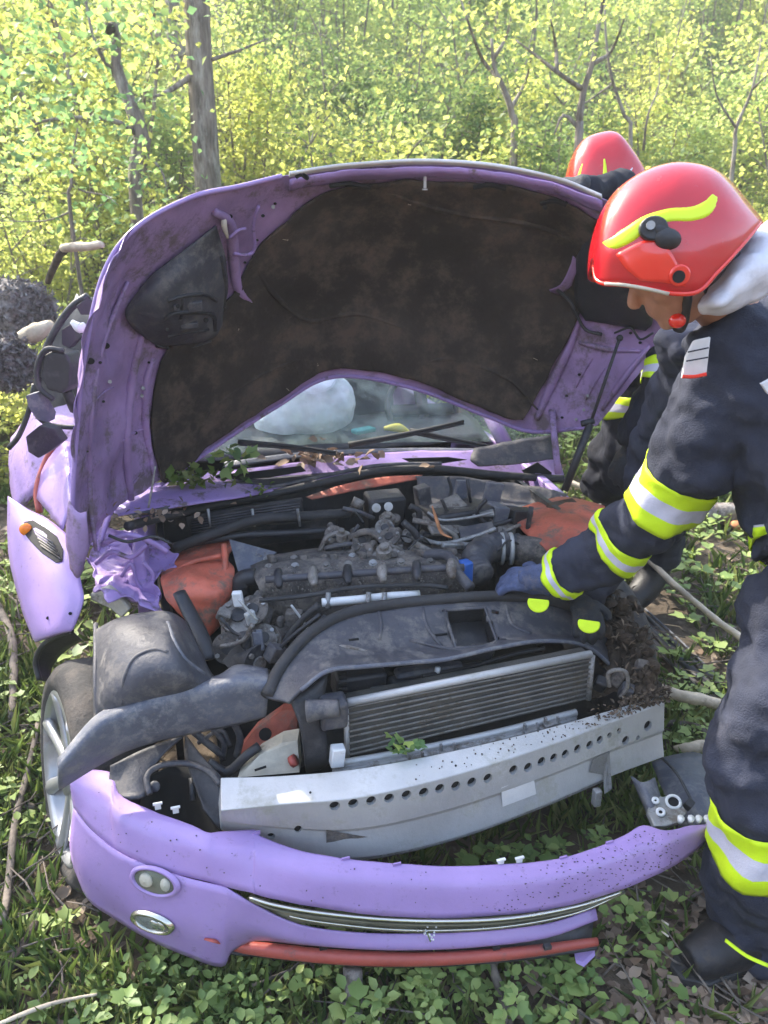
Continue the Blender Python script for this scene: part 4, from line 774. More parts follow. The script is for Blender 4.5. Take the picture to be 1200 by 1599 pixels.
# ribbed intake duct and air box
tubeo('ribbed_duct', [PY(752, 900, 2.12), PY(742, 882, 2.18), PY(752, 862, 2.26), PY(782, 852, 2.32), PY(812, 856, 2.34)], [.045, .05, .052, .052, .05], M['blk2'], car, sub=3, seg=16, ribs=3)
tubeo('air_duct', [PY(805, 858, 2.33), PY(840, 862, 2.32), PY(880, 870, 2.3)], [.05, .05, .045], M['eng'], car, seg=14)
for x in (783, 797): 
    c = PY(x, 858, 2.3); MB().tube([PY(x - 2, 857, 2.31), PY(x + 3, 857, 2.31)], .055, seg=18).build('hose_clamp', M['alu'], car, smooth=True)
b = MB(); b.box(PY(830, 858, 2.42), (.22, .14, .06), rotc(.2, .1)); b.build('air_box', M['eng'], car, bevel=.02)
MB().box(PY(727, 892, 2.1), (.035, .04, .07), rotc(.2)).build('blue_cap', M['blue'], car, bevel=.006)
# alternator / pump on the left
for (x, y, yy, r1, r2, r3, m) in ((372, 975, 2.0, .06, .06, .065, 'eng2'), (400, 960, 2.02, .05, .06, .05, 'eng'), (360, 1010, 1.95, .05, .05, .05, 'eng'), (410, 1000, 1.98, .045, .05, .06, 'eng2'), (440, 990, 2.0, .04, .05, .07, 'eng'), (385, 1030, 1.9, .06, .05, .04, 'black')):
    unit(PY(x, y, yy), r1, m, 'alternator_part')
for (x, y, yy, a, bb, c_, m) in ((372, 935, 1.98, .03, .02, .05, 'white'), (392, 965, 1.93, .03, .02, .045, 'alu'), (404, 1000, 1.9, .03, .03, .06, 'grey'), (430, 1020, 1.88, .05, .04, .05, 'blk2'), (350, 960, 1.95, .04, .03, .03, 'eng2'), (460, 965, 1.98, .05, .03, .05, 'eng'), (475, 990, 1.95, .06, .05, .06, 'black')):
    MB().box(PY(x, y, yy), (a, bb, c_), rotc(rng.uniform(-.6, .6), rng.uniform(-.4, .4), rng.uniform(-.5, .5))).build('casting', M[m], eng, bevel=.005)
for P_, r_, m, yy in (([(372, 935), (385, 950), (402, 968)], .004, 'alu', 1.9), ([(455, 945), (470, 965), (485, 988)], .004, 'alu', 1.92), ([(498, 945), (470, 970), (448, 1000), (440, 1030)], .011, 'rub', 1.92), ([(345, 965), (370, 990), (400, 985)], .005, 'black', 1.9), ([(345, 1010), (380, 1000), (395, 975)], .007, 'eng2', 1.88), ([(400, 900), (380, 905), (375, 925)], .03, 'black', 2.14), ([(420, 1035), (450, 1000), (500, 960)], .007, 'black', 1.88), ([(510, 965), (480, 1000), (470, 1035)], .014, 'black', 1.9)):
    ep('cable', [PY(x, y, yy) for x, y in P_], r_, m, sub=5)
# ---------------------------------------------------------------- front carrier panel with its rubber seal
pr = [[(412, 1088), (436, 1042), (484, 988), (545, 958), (620, 943), (700, 934), (780, 930), (860, 936), (930, 962), (985, 1010)],
      [(424, 1092), (450, 1055), (500, 1012), (560, 988), (630, 975), (700, 965), (780, 962), (860, 966), (925, 985), (980, 1025)],
      [(440, 1095), (462, 1066), (508, 1032), (565, 1020), (635, 1012), (705, 1005), (780, 995), (855, 990), (920, 1002), (975, 1042)],
      [(452, 1098), (474, 1076), (515, 1046), (570, 1040), (640, 1034), (705, 1028), (780, 1010), (850, 1000), (915, 1008), (968, 1050)]]
yb = [1.60, 1.68, 1.78, 1.86, 1.92, 1.96, 2.0, 2.03, 2.04, 2.02]; yf = [1.56, 1.58, 1.62, 1.66, 1.70, 1.74, 1.80, 1.86, 1.90, 1.92]
pg = [[PY(x, y, yb[j] * (1 - i / 3) + yf[j] * i / 3) for j, (x, y) in enumerate(r)] for i, r in enumerate(pr)]
PG = loft(pg, 8, 8, fn=crump(.003, 6, 9)); PN = Drape(PG)
hole = [(694, 953), (757, 949), (776, 1000), (770, 1008), (712, 1012)]
def inside(px, py, P_):
    c = False
    for i in range(len(P_)):
        (x1, y1), (x2, y2) = P_[i], P_[i - 1]
        if (y1 > py) != (y2 > py) and px < (x2 - x1) * (py - y1) / (y2 - y1) + x1: c = not c
    return c
b = MB(); b.grid(PG); keep = []
for f in b.f:
    q = sum((Vector(b.v[i]) for i in f), Vector()) / 4; x, y, _ = pix(q)
    if not inside(x, y, hole): keep.append(f)
b.f = keep; b.m = [0] * len(keep)
pan = b.build('front_carrier_panel', M['blk2'], car, smooth=True, solid=.010)
tb = MB(); hp = [PN.at(x, y, -.002) for x, y in hole]; dn = V(0, .03, -.06); lo_ = [p + dn for p in hp]; n_ = len(hp)
tb.add(hp + lo_, [(i, (i + 1) % n_, (i + 1) % n_ + n_, i + n_) for i in range(n_)] + [tuple(range(n_, 2 * n_))]); tb.build('recess', M['black'], pan, solid=.004)
tubeo('recess_rim', [PN.at(x, y, .004) for x, y in hole + hole[:1]], .0055, M['blk2'], pan, sub=1)
for (x0, y0, x1, y1, r_) in ((768, 955, 778, 957, .006), (680, 992, 698, 990, .004), (545, 1000, 560, 998, .004)): tubeo('panel_slot', [PN.at(x0, y0, .006), PN.at(x1, y1, .006)], r_, M['dark'], pan)
tubeo('panel_scrape', [PN.at(518, 1005, .004), PN.at(545, 1010, .006), PN.at(582, 1018, .004)], [.004, .008, .003], M['eng2'], pan, flat=.3)
tubeo('rubber_seal', [PN.at(x, y, .012) for x, y in ((417, 1086), (440, 1040), (486, 988), (545, 957), (620, 943), (700, 935), (780, 931), (860, 938), (925, 962))], .0165, M['rub'], pan, sub=8, seg=12)
tubeo('panel_front_edge', [PN.at(x, y, .003) for x, y in ((470, 1078), (512, 1048), (570, 1041), (640, 1035), (700, 1029), (780, 1011), (850, 1001), (915, 1009), (962, 1046))], .006, M['grey'], pan, sub=6)
for P_ in ([(590, 952), (596, 975), (592, 1000)], [(660, 950), (668, 980), (690, 1010)], [(790, 945), (800, 975), (830, 990)], [(640, 1000), (720, 1015), (790, 1000)]): tubeo('panel_rib', [PN.at(x, y, .004) for x, y in P_], .006, M['blk2'], pan)
# shroud leg at its left end and dark air guide below
sheet('shroud', [[PY(452, 1090, 1.58), PY(478, 1078, 1.60), PY(512, 1050, 1.64)], [PY(470, 1140, 1.55), PY(490, 1130, 1.57), PY(505, 1110, 1.6)], [PY(478, 1205, 1.56), PY(500, 1200, 1.57), PY(515, 1190, 1.58)]], M['black'], car, thick=.01)
for (x, y, yy, a, bb, c_, m) in ((560, 1062, 1.75, .14, .08, .08, 'black'), (640, 1066, 1.78, .12, .05, .035, 'blk2'), (720, 1052, 1.84, .16, .05, .04, 'blk2'), (520, 1110, 1.6, .07, .06, .08, 'blk2'), (490, 1100, 1.62, .05, .05, .05, 'black'), (670, 1045, 1.8, .2, .04, .02, 'blk2'), (600, 1080, 1.7, .08, .03, .03, 'grey')):
    MB().box(PY(x, y, yy), (a, bb, c_), rotc(0, .1, .02)).build('fan_housing', M[m], car, bevel=.01)
for k in range(5): MB().tube([PY(530, 1052 + k * 8, 1.66), PY(542, 1051 + k * 8, 1.66)], .004, seg=6).build('fan_slot', M['dark'], car)
tubeo('coolant_stub', [PY(480, 1110, 1.56), PY(500, 1108, 1.56), PY(530, 1105, 1.56)], [.03, .024, .022], M['blk2'], car, seg=12)
MB().tube([PY(683, 1052, 1.78), PY(684, 1042, 1.78)], .008, seg=8).build('bolt', M['white'], car, smooth=True)
tubeo('fan_cable', [PY(850, 1012, 1.88), PY(800, 1022, 1.86), PY(740, 1040, 1.82), PY(660, 1056, 1.76)], .006, M['rub'], car, sub=5)
# ---------------------------------------------------------------- radiator and condenser
def rp(x, y, du=0): return PU(x, y, .075 + du)
def edge(t, top=True): 
    return ((543 + 380 * t, 1100 - 76 * t) if top else (545 + 372 * t, 1182 - 90 * t))
rad = MB(); a0, a1, b1, b0 = rp(*edge(0)), rp(*edge(1)), rp(*edge(1, 0)), rp(*edge(0, 0)); rad.prism([a0, a1, b1, b0], CA * .05); rad_o = rad.build('radiator', M['fin'], car)
for k in range(9):
    t = (k + .5) / 9; l = a0.lerp(b0, t); r_ = a1.lerp(b1, t); pts = [l.lerp(r_, s) - CA * .004 + V(0, 0, rng.normal() * .0012) for s in (0, .33, .66, 1)]
    MB().tube(pts, .0031, seg=6, sub=2, flat=1).build('cooling_tube', M['tube'], rad_o, smooth=True)
MB().tube([a0 + V(0, 0, .006), a1 + V(0, 0, .006)], .011, seg=8).build('top_rail', M['alu'], rad_o, smooth=True)
MB().tube([a0 - CR * .004, b0 - CR * .004], .007, seg=8).build('side_rail', M['alu'], rad_o, smooth=True)
MB().tube([a1 + CR * .004, b1 + CR * .004], .009, seg=8).build('side_rail', M['alud'], rad_o, smooth=True)
for dy, du, r_, m in ((10, -.015, .010, 'alu'), (22, -.03, .008, 'alud'), (16, -.02, .007, 'alud')):
    MB().tube([PU(520, 1184 + dy, .06 + du), PU(640, 1163 + dy, .06 + du), PU(780, 1133 + dy, .06 + du), PU(900, 1102 + dy, .06 + du)], r_, seg=8).build('lower_rail', M[m], rad_o, smooth=True)
MB().box(PU(527, 1180, .03), (.035, .03, .055), rotc(0, 0, .1)).build('white_clip', M['white'], rad_o, bevel=.004)
for (x, y) in ((650, 1185), (700, 1172), (830, 1140), (862, 1130)):
    p = PU(x, y, .02); q = MB(); q.box(p, (.045, .02, .006), rotc(0, 0, -.15)); q.box(p + V(-.018, 0, .010), (.006, .01, .018), rotc()); q.box(p + V(.016, 0, .012), (.006, .01, .02), rotc()); q.build('mount_clip', M['alud'], rad_o)
# ---------------------------------------------------------------- bumper beam
bx = [345, 440, 560, 700, 840, 950, 1038]
r0 = [1214, 1211, 1200, 1174, 1141, 1110, 1084]; r1 = [1266, 1256, 1245, 1213, 1170, 1130, 1098]; r3 = [1296, 1326, 1340, 1312, 1262, 1215, 1182]
T0 = [PZ(x, y, .535) for x, y in zip(bx, r0)]; T1_ = [PZ(x, y, .515) for x, y in zip(bx, r1)]; T3 = [PZ(x, y, z) for x, y, z in zip(bx, r3, (.40, .35, .32, .32, .335, .345, .355))]
B3 = [p + CA * .07 + V(0, 0, .01) for p in T3]; B0 = [p + CA * .012 - V(0, 0, .02) for p in T0]
G1, G2 = [p.lerp(q, .50) + CA * .000 for p, q in zip(T1_, T3)], [p.lerp(q, .58) + CA * .009 for p, q in zip(T1_, T3)]
b = MB(); rws = [spline(r_, 10) for r_ in (T0, T1_, G1, G2, T3, B3, B0)]; b.grid([list(c) for c in zip(*rws)], True); b.f += [tuple(range(len(rws))), tuple(reversed(range(len(b.v) - len(rws), len(b.v))))]; b.m += [0, 0]; beam = b.build('bumper_beam', M['alu'], car, bevel=.003)
BT, BM = Drape([rws[0], [p.lerp(q, .5) for p, q in zip(rws[0], rws[1])], rws[1]]), Drape([[p.lerp(q, k / 5) for p, q in zip(rws[1], rws[2])] for k in range(6)] + [[p.lerp(q, k / 5) for p, q in zip(rws[3], rws[4])] for k in range(6)])
cut = MB(); holes = []
for (x, y, r_) in [(523, 1259, .0135), (552, 1255, .0135), (580, 1251, .0135), (608, 1247, .0135), (635, 1242, .0135), (662, 1238, .0135), (687, 1232, .0135), (712, 1228, .0135), (737, 1222, .0135), (762, 1216, .0135), (802, 1203, .0135), (825, 1199, .0135), (846, 1190, .0135), (865, 1184, .0125), (883, 1178, .0125), (902, 1170, .0125), (921, 1164, .0125), (937, 1156, .012), (952, 1149, .009), (967, 1142, .009), (977, 1157, .014), (996, 1152, .007), (1012, 1134, .015), (466, 1295, .016), (424, 1306, .010)]:
    holes.append((x, y, r_)); cut.disc(BM.at(x, y, .0) + CA * .022, CA * -1 + V(0, 0, .05), r_, 18, r2=r_ * (.62 if r_ > .015 else .92), h=.05)
co_ = cut.build('cutter', M['dark'])
import bmesh
for me_ in (co_.data, beam.data):
    bm_ = bmesh.new(); bm_.from_mesh(me_); bmesh.ops.remove_doubles(bm_, verts=bm_.verts, dist=1e-5); bmesh.ops.recalc_face_normals(bm_, faces=bm_.faces); bm_.to_mesh(me_); bm_.free()
md_ = beam.modifiers.new('holes', 'BOOLEAN'); md_.object = co_; md_.operation = 'DIFFERENCE'; md_.solver = 'EXACT'
bpy.context.view_layer.update(); ev = beam.evaluated_get(bpy.context.evaluated_depsgraph_get()); nm_ = bpy.data.meshes.new_from_object(ev); beam.modifiers.clear(); beam.data = nm_; bpy.data.objects.remove(co_)
nm_.shade_flat()
for x, y, r_ in holes: MB().disc(BM.at(x, y, .0) + CA * .012, CA * -1, r_ * 1.02, 14, h=.001).build('beam_hole', M['dark'], beam)
for (x, y) in ((485, 1238), (712, 1196)): MB().disc(BT.at(x, y, -.001), (0, -.3, 1), .003, 8, h=.002).build('pin_hole', M['dark'], beam)
MB().prism([BM.at(x, y, -.001) for x, y in ((783, 1230), (833, 1211), (838, 1240), (785, 1260))], ray(800, 1230) * -.003).build('white_sticker', M['white'], beam)
q = MB(); q.prism([BM.at(x, y, -.003) for x, y in ((510, 1296), (526, 1299), (575, 1307), (510, 1316))], ray(520, 1300) * -.005); q.build('torn_slot', M['eng'], beam)
q = MB(); q.prism([BM.at(x, y, .002) for x, y in ((926, 1186), (952, 1172), (956, 1232), (944, 1240), (942, 1210), (920, 1206))], ray(940, 1200) * -.004); q.build('folded_tab', M['alud'], beam)
tubeo('beam_lower_flange', [p + V(0, 0, -.008) + CA * .015 for p in T3[1:-1]], .010, M['alud'], beam, sub=6)
MB().box(PY(932, 1245, 1.62), (.02, .02, .05), rotc()).build('tow_bracket', M['alud'], beam, bevel=.003)
# left crash box and red leg
wall('red_leg', [PY(368, 1178, 1.72), PY(398, 1140, 1.75), PY(440, 1110, 1.78), (PY(466, 1108, 1.78)), PY(462, 1160, 1.74), PY(430, 1170, 1.72), PY(400, 1190, 1.70)], M['red'], (0, .05, -.01))
MB().disc(PY(415, 1146, 1.72), (0, -1, .5), .017, 14, h=.01).build('leg_hole', M['dark'], car)
wall('crash_box', [PY(372, 1214, 1.57), PY(405, 1180, 1.60), PY(440, 1160, 1.62), PY(465, 1156, 1.62), PY(468, 1206, 1.58)], M['cream'], (0, .05, 0))
tubeo('crash_box_slot', [PY(398, 1203, 1.565), PY(416, 1197, 1.575)], .003, M['dark'], car)
tubeo('tow_eye', [PY(455, 1190, 1.58), PY(462, 1186, 1.58)], .016, M['redstrip'], car)
tubeo('loom', [PY(325, 1190, 1.6), PY(355, 1205, 1.6), PY(385, 1180, 1.6), (PY(405, 1165, 1.62))], .013, M['black'], car)
for P_, r_ in (([(300, 1140), (330, 1165), (350, 1180)], .01), ([(310, 1160), (345, 1140), (360, 1165)], .006), ([(330, 1135), (350, 1160), (348, 1185)], .008), ([(360, 1120), (375, 1150), (370, 1180)], .01)): tubeo('wire', [PY(x, y, 1.68) for x, y in P_], r_, M['blk2'], car)
# lamp carrier: dark plastic tub with an oval opening
sheet('lamp_carrier', [[PY(172, 1196, 1.55), PY(230, 1168, 1.60), PY(290, 1148, 1.64)], [PY(172, 1220, 1.53), PY(222, 1196, 1.56), PY(262, 1172, 1.60)], [PY(180, 1240, 1.50), PY(215, 1225, 1.52), PY(238, 1200, 1.56)], [PY(205, 1246, 1.48), PY(228, 1242, 1.50), PY(234, 1215, 1.54)]], M['blk2'], car, thick=.008, fn=crump(.003, 10))
sheet('lamp_carrier_wall', [[PY(290, 1148, 1.64), PY(315, 1180, 1.60), PY(345, 1212, 1.55)], [PY(292, 1190, 1.60), PY(322, 1220, 1.55), PY(346, 1240, 1.52)], [PY(318, 1262, 1.48), PY(332, 1282, 1.46), PY(345, 1296, 1.45)]], M['black'], car, thick=.008)
tubeo('lamp_opening', [PY(x, y, yy) for x, y, yy in ((234, 1240, 1.49), (230, 1212, 1.53), (250, 1196, 1.56), (290, 1192, 1.58), (325, 1204, 1.56), (345, 1225, 1.53))], .008, M['blk2'], car, sub=5)
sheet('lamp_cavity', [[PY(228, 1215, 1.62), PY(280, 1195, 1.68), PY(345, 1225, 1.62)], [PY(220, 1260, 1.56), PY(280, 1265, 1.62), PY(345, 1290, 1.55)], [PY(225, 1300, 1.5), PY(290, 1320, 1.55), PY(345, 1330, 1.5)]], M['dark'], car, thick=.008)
MB().ell(PY(242, 1228, 1.56), (.014, .01, .016)).build('lamp_screw', M['grey'], car, smooth=True)
tubeo('cavity_rib', [PY(300, 1215, 1.58), PY(302, 1250, 1.54)], .008, M['black'], car)
# ---------------------------------------------------------------- wheel-arch liner and long grey arch trim
lg = [[PZ(150, 985, .74), PZ(185, 966, .80), PZ(230, 957, .82), PZ(265, 957, .81), PZ(292, 972, .74)],
      [PZ(148, 1020, .73), PZ(180, 995, .80), PZ(228, 988, .83), PZ(275, 990, .82), PZ(312, 1015, .72)],
      [PZ(147, 1060, .70), PZ(180, 1042, .77), PZ(232, 1035, .80), PZ(284, 1036, .79), PZ(328, 1050, .70)],
      [PZ(147, 1100, .66), PZ(182, 1086, .72), PZ(238, 1072, .745), PZ(290, 1068, .74), PZ(345, 1070, .68)],
      [PZ(152, 1150, .58), PZ(190, 1125, .64), PZ(245, 1108, .66), PZ(300, 1095, .66), PZ(355, 1090, .62)]]
LG = loft(lg, 6, 6, fn=crump(.002, 7)); b = MB(); b.grid(LG); ln = b.build('wheel_arch_liner', M['blk2'], car, smooth=True, solid=.006); LD = Drape(LG)
tubeo('liner_rib', [LD.at(x, y, .004) for x, y in ((150, 975), (150, 1020), (150, 1070), (155, 1120))], .007, M['blk2'], ln, sub=5)
tubeo('liner_rib', [LD.at(x, y, .004) for x, y in ((192, 1100), (194, 1060), (210, 1028), (240, 1014), (262, 1018))], .005, M['blk2'], ln, sub=6)
tubeo('liner_rib', [LD.at(x, y, .004) for x, y in ((262, 972), (272, 1000), (290, 1030), (318, 1052))], .006, M['grey'], ln, sub=5)
at = [[PY(92, 1186, 1.47), PY(150, 1120, 1.54), PY(205, 1095, 1.58), PY(287, 1067, 1.62), PY(340, 1056, 1.65), PY(372, 1040, 1.70), PY(418, 1046, 1.70)],
      [PY(92, 1198, 1.43), PY(152, 1134, 1.48), PY(205, 1108, 1.52), PY(287, 1082, 1.56), PY(340, 1072, 1.58), PY(376, 1062, 1.6), PY(420, 1066, 1.62)],
      [PY(91, 1220, 1.44), PY(160, 1172, 1.49), PY(215, 1148, 1.52), PY(290, 1124, 1.56), PY(340, 1112, 1.58), PY(378, 1104, 1.6), PY(418, 1100, 1.62)],
      [PY(92, 1232, 1.46), PY(165, 1188, 1.51), PY(220, 1164, 1.54), PY(292, 1146, 1.58), PY(345, 1136, 1.60), PY(380, 1128, 1.62), PY(415, 1118, 1.64)]]
tag(sheet('arch_trim', at, M['grey'], None, 5, 8, .008, fn=crump(.0015, 8)), 'long grey plastic wheel arch trim lying across the left wheel and the torn car front', 'plastic trim')
# ---------------------------------------------------------------- wheels
def wheel(c, phi, cam_=0, Rr=.33, rimr=.25, wd=.19):
    n = V(-math.cos(phi) * math.cos(cam_), -math.sin(phi) * math.cos(cam_), math.sin(cam_)); q = n.to_track_quat('X', 'Z').to_matrix()
    def pt(a, r, x): return Vector(c) + q @ V(x, math.cos(a) * r, math.sin(a) * r)
    b = MB(); prof = [(rimr - .005, 0.0), (rimr + .015, .012), (Rr - .04, .010), (Rr - .012, -.012), (Rr, -.035), (Rr, -wd + .035), (Rr - .02, -wd), (rimr, -wd + .01)]
    N_ = 64; b.grid([[pt(2 * math.pi * k / N_, r * (1 + (.006 if 3 < i < 6 and k % 2 else 0)), x) for i, (r, x) in enumerate(prof)] for k in range(N_ + 1)]); ty = b.build('tyre', M['tyre'], None, smooth=True)
    b = MB(); prof = [(rimr, .004), (rimr - .012, .010), (rimr - .022, -.01), (rimr - .03, -.07), (.08, -.08)]
    b.grid([[pt(2 * math.pi * k / 48, r, x) for r, x in prof] for k in range(49)])
    b.tube([Vector(c) + q @ V(-.07, 0, 0), Vector(c) + q @ V(-.005, 0, 0)], .055, seg=20)
    for k in range(7):
        a = 2 * math.pi * (k + .3) / 7; b.tube([pt(a, .04, -.03), pt(a, rimr * .55, -.016), pt(a, rimr - .008, -.004)], [.028, .020, .028], seg=8, flat=.6, up=n)
    rm = b.build('rim', M['rim'], None, smooth=True)
    return ty, rm, n
wc = PY(97, 1213, 1.78)
def mkwheel(c, phi, cam_=0):
    wh = bpy.data.objects.new('wheel', None); C.objects.link(wh); wh.parent = car; wh.matrix_parent_inverse = world_of(car).inverted()
    ty, rm, n = wheel(c, phi, cam_)
    for o in (ty, rm): o.parent = wh; o.matrix_parent_inverse = world_of(wh).inverted()
mkwheel(wc, R(33), R(9)); mkwheel(CF(.86, .62, .31), R(180 + 15)); mkwheel(CF(-.83, 2.95, .30), R(16.7)); mkwheel(CF(.83, 2.95, .30), R(180 + 16.7))
# ================================================================ the torn-off front bumper
bp = empty('front_bumper', (0, 1.4, 0), 'torn off purple front bumper cover lying on the plants in front of the car', 'bumper')
sx = [113, 137, 175, 185, 233, 300, 325, 346, 395, 405, 470, 560, 640, 740, 850, 920, 975, 1005, 1040, 1080, 1115]
sa = [1204, 1202, 1208, 1238, 1263, 1290, 1300, 1298, 1294, 1304, 1328, 1343, 1350, 1352, 1345, 1328, 1304, 1288, 1298, 1290, 1284]
sb = [1262, 1292, 1322, 1330, 1352, 1372, 1378, 1384, 1396, 1399, 1413, 1428, 1433, 1433, 1422, 1406, 1388, 1374, 1358, 1335, 1300]
za = [.49, .485, .48, .465, .455, .445, .44, .435, .43, .425, .41, .39, .375, .365, .365, .37, .375, .38, .38, .37, .36]
zb = [.42, .40, .385, .38, .37, .36, .355, .35, .34, .335, .32, .30, .285, .275, .28, .285, .29, .295, .30, .30, .32]
A = [PZ(x, y, z) for x, y, z in zip(sx, sa, za)]; Bc = [PZ(x + (3 if x < 140 else 0), y, z) for x, y, z in zip(sx, sb, zb)]
mid_ = [a.lerp(c, .5) + (c - a).normalized() * 0 + V(0, -.010, .022) for a, c in zip(A, Bc)]
q1 = [a.lerp(c, .22) + V(0, -.004, .014) for a, c in zip(A, Bc)]
def dense(r): return spline(r, 4)
UP = [dense(r) for r in (A, q1, mid_, Bc)]
UPG = [list(c) for c in zip(*[spline([r[j] for r in UP], 5) for j in range(len(UP[0]))])]
f6 = crump(.0035, 9, 2)
bw = MB(); bw.grid([[f6(p) for p in r] for r in UPG]); cover = bw.build('bumper_cover', M['paint'], bp, smooth=True, solid=.004, soff=1); UD = Drape(UPG)
# lower face: left cheek down to the tip, thin band on to the right
lx = [113, 137, 180, 233, 292, 346, 362, 400, 470, 560, 640, 740, 850, 930]
lt = [1262, 1292, 1327, 1352, 1371, 1384, 1391, 1413, 1444, 1456, 1458, 1455, 1443, 1418]
lb_ = [1342, 1402, 1434, 1466, 1492, 1509, 1486, 1468, 1474, 1480, 1482, 1477, 1462, 1432]
zt = [.42, .40, .382, .37, .361, .35, .342, .305, .25, .22, .21, .205, .21, .225]; zl = [.26, .20, .165, .14, .12, .105, .14, .17, .165, .16, .155, .15, .165, .19]
Lt = [Bc[0], Bc[1]] + [PZ(x, y, z) for x, y, z in list(zip(lx, lt, zt))[2:]]; Lb = [PZ(x, y, z) for x, y, z in zip(lx, lb_, zl)]
ml = [a.lerp(c, .5) + V(0, -.018, 0) for a, c in zip(Lt, Lb)]
LG2 = [dense(r) for r in (Lt, ml, Lb)]; LG2 = [list(c) for c in zip(*[spline([r[j] for r in LG2], 6) for j in range(len(LG2[0]))])]
bw = MB(); bw.grid(LG2); bw.build('bumper_cheek', M['paint'], bp, smooth=True, solid=.004); CD = Drape(LG2)
# side return that wraps round to the wheel
b = MB(); b.grid([[p, p + V(-.01, .05, .0)] for p in spline([A[0], Bc[0], Lb[0], Lb[1]], 5)]); b.build('bumper_return', M['inner'], bp, smooth=True, solid=.003)
# slot with chrome strips: from (392,1402) to (975,1390)
ct = [(390, 1400), (430, 1412), (500, 1424), (600, 1434), (700, 1437), (800, 1432), (900, 1414), (975, 1390)]
cb = [(394, 1408), (425, 1432), (495, 1444), (600, 1454), (700, 1456), (800, 1449), (900, 1428), (975, 1393)]
def cz(x): return .335 - .055 * min(1, (x - 390) / 250)
CT = [PZ(x, y, cz(x) - .0) for x, y in ct]; CB = [PZ(x, y, cz(x) - .065) for x, y in cb]
sheet('intake_slot', [CT, [a.lerp(c, .5) + V(0, .02, 0) for a, c in zip(CT, CB)], CB], M['olive'], bp, 3, 6, .003)
st1 = tubeo('chrome_strip', [a.lerp(c, .22) + V(0, -.004, 0) for a, c in zip(CT, CB)][0:], .0045, M['olive'], bp, sub=6, flat=.5)
tubeo('chrome_strip', [PZ(x, y, cz(x) - .055) + V(0, -.004, 0) for x, y in ((452, 1428), (500, 1437), (600, 1448), (700, 1450), (800, 1443), (900, 1423), (973, 1392))], .0036, M['chrome'], bp, sub=6)
tubeo('slot_edge', [p + V(0, -.003, 0) for p in CT], .0035, M['chrome'], bp, sub=6)
# dark gap and red strip below
sheet('lower_grille', [[PZ(x, y, .15) + V(0, .02, 0) for x, y in ((360, 1470), (470, 1474), (640, 1482), (800, 1475), (930, 1450))], [PZ(x, y, .12) + V(0, .02, 0) for x, y in ((358, 1492), (470, 1500), (640, 1508), (800, 1502), (925, 1488))]], M['black'], bp, 3, 5, .006)
rs = [(352, 1474), (400, 1478), (500, 1489), (600, 1494), (700, 1493), (820, 1483), (932, 1467)]
rs_o = MB(); rs_o.tube([PZ(x, y, .135) + V(0, -.006, 0) for x, y in rs], [.006, .0135, .0145, .0145, .0135, .012, .009], seg=10, sub=6, flat=1.25, up=(0, 0, 1)); rs_o.build('red_strip', M['redstrip'], bp, smooth=True)
tubeo('red_strip_tip', [CD.at(320, 1466, .008), CD.at(338, 1470, .010), PZ(356, 1474, .140)], [.003, .006, .008], M['redstrip'], bp, flat=.5)
tubeo('strip_lower_lip', [PZ(x, y + 12, .118) for x, y in rs], .006, M['black'], bp, sub=6)  # black lip along the underside of the red strip
for x in (505, 702, 775, 855): MB().box(PZ(x, 1478, .16), (.018, .012, .01), rotc(0, 0, .1)).build('strip_clip', M['black'], bp)
b = MB(); b.prism([PZ(x, y, .09) for x, y in ((896, 1484), (928, 1472), (930, 1492), (912, 1510), (900, 1504))], V(0, .01, .004)); b.build('purple_shard', M['paint'], bp)
# lamps
def lamp(px, py, a, bb, tilt, drop, nm, D_):
    c = D_.at(px, py, .009); d = (ray(px, py) * -1).normalized(); t = (D_.at(px + 12, py + 3, .004) - D_.at(px - 12, py - 3, .004)).normalized()
    s = (D_.at(px, py - 12, .009) - D_.at(px, py + 12, .009)).normalized(); s = (s - t * s.dot(t)).normalized(); nrm = s.cross(t) * 1.0; nrm = nrm if nrm.dot(d) > 0 else -nrm
    def el(k, off): return [c + t * (a * k * math.cos(u)) + s * (bb * k * math.sin(u)) + nrm * off for u in [2 * math.pi * i / 28 for i in range(28)]]
    m_ = MB(); m_.grid([el(1.12, -.002), el(1.06, .007), el(.92, .008), el(.88, .0)], True); o_ = m_.build(nm, M['chrome'] if drop else M['paint'], bp, smooth=True)
    m_ = MB(); m_.prism(el(.90, -.004), nrm * .006); m_.build('lamp_bowl', M['olive'] if not drop else M['eng2'], o_)
    m_ = MB(); m_.ell(c + nrm * .003, (a * .86, bb * .86, .012), Matrix((t, s, nrm)).transposed(), 20, 8); m_.build('lamp_lens', M['glass'], o_, smooth=True)
    m_ = MB(); m_.ell(c + nrm * .004 + t * a * (-.35 if not drop else .2), (a * .3, bb * .55, .007), Matrix((t, s, nrm)).transposed(), 14, 6); m_.ell(c + nrm * .004 + t * a * .5, (a * .22, bb * .5, .006), Matrix((t, s, nrm)).transposed(), 14, 6); m_.build('reflector', M['chrome'] if drop else M['cream'], o_, smooth=True)
lamp(242, 1376, .060, .033, 0, 0, 'round_lamp', CD); lamp(238, 1440, .056, .030, 0, 1, 'fog_lamp', CD)
# clips on the top edge
for x, y in ((246, 1264), (274, 1270), (783, 1352), (812, 1349)): q = MB(); q.box(UD.at(x, y, 0) + V(0, .006, .004), (.014, .004, .016), rotc()); q.box(UD.at(x, y, 0) + V(0, .006, .012), (.022, .006, .004), rotc()); q.build('white_clip', M['white'], bp)
for x in (400, 540, 620, 880, 952): MB().box(UD.at(x, np.interp(x, sx, sa) + 2, 0), (.02, .004, .010), rotc()).build('edge_tab', M['paint'], bp)
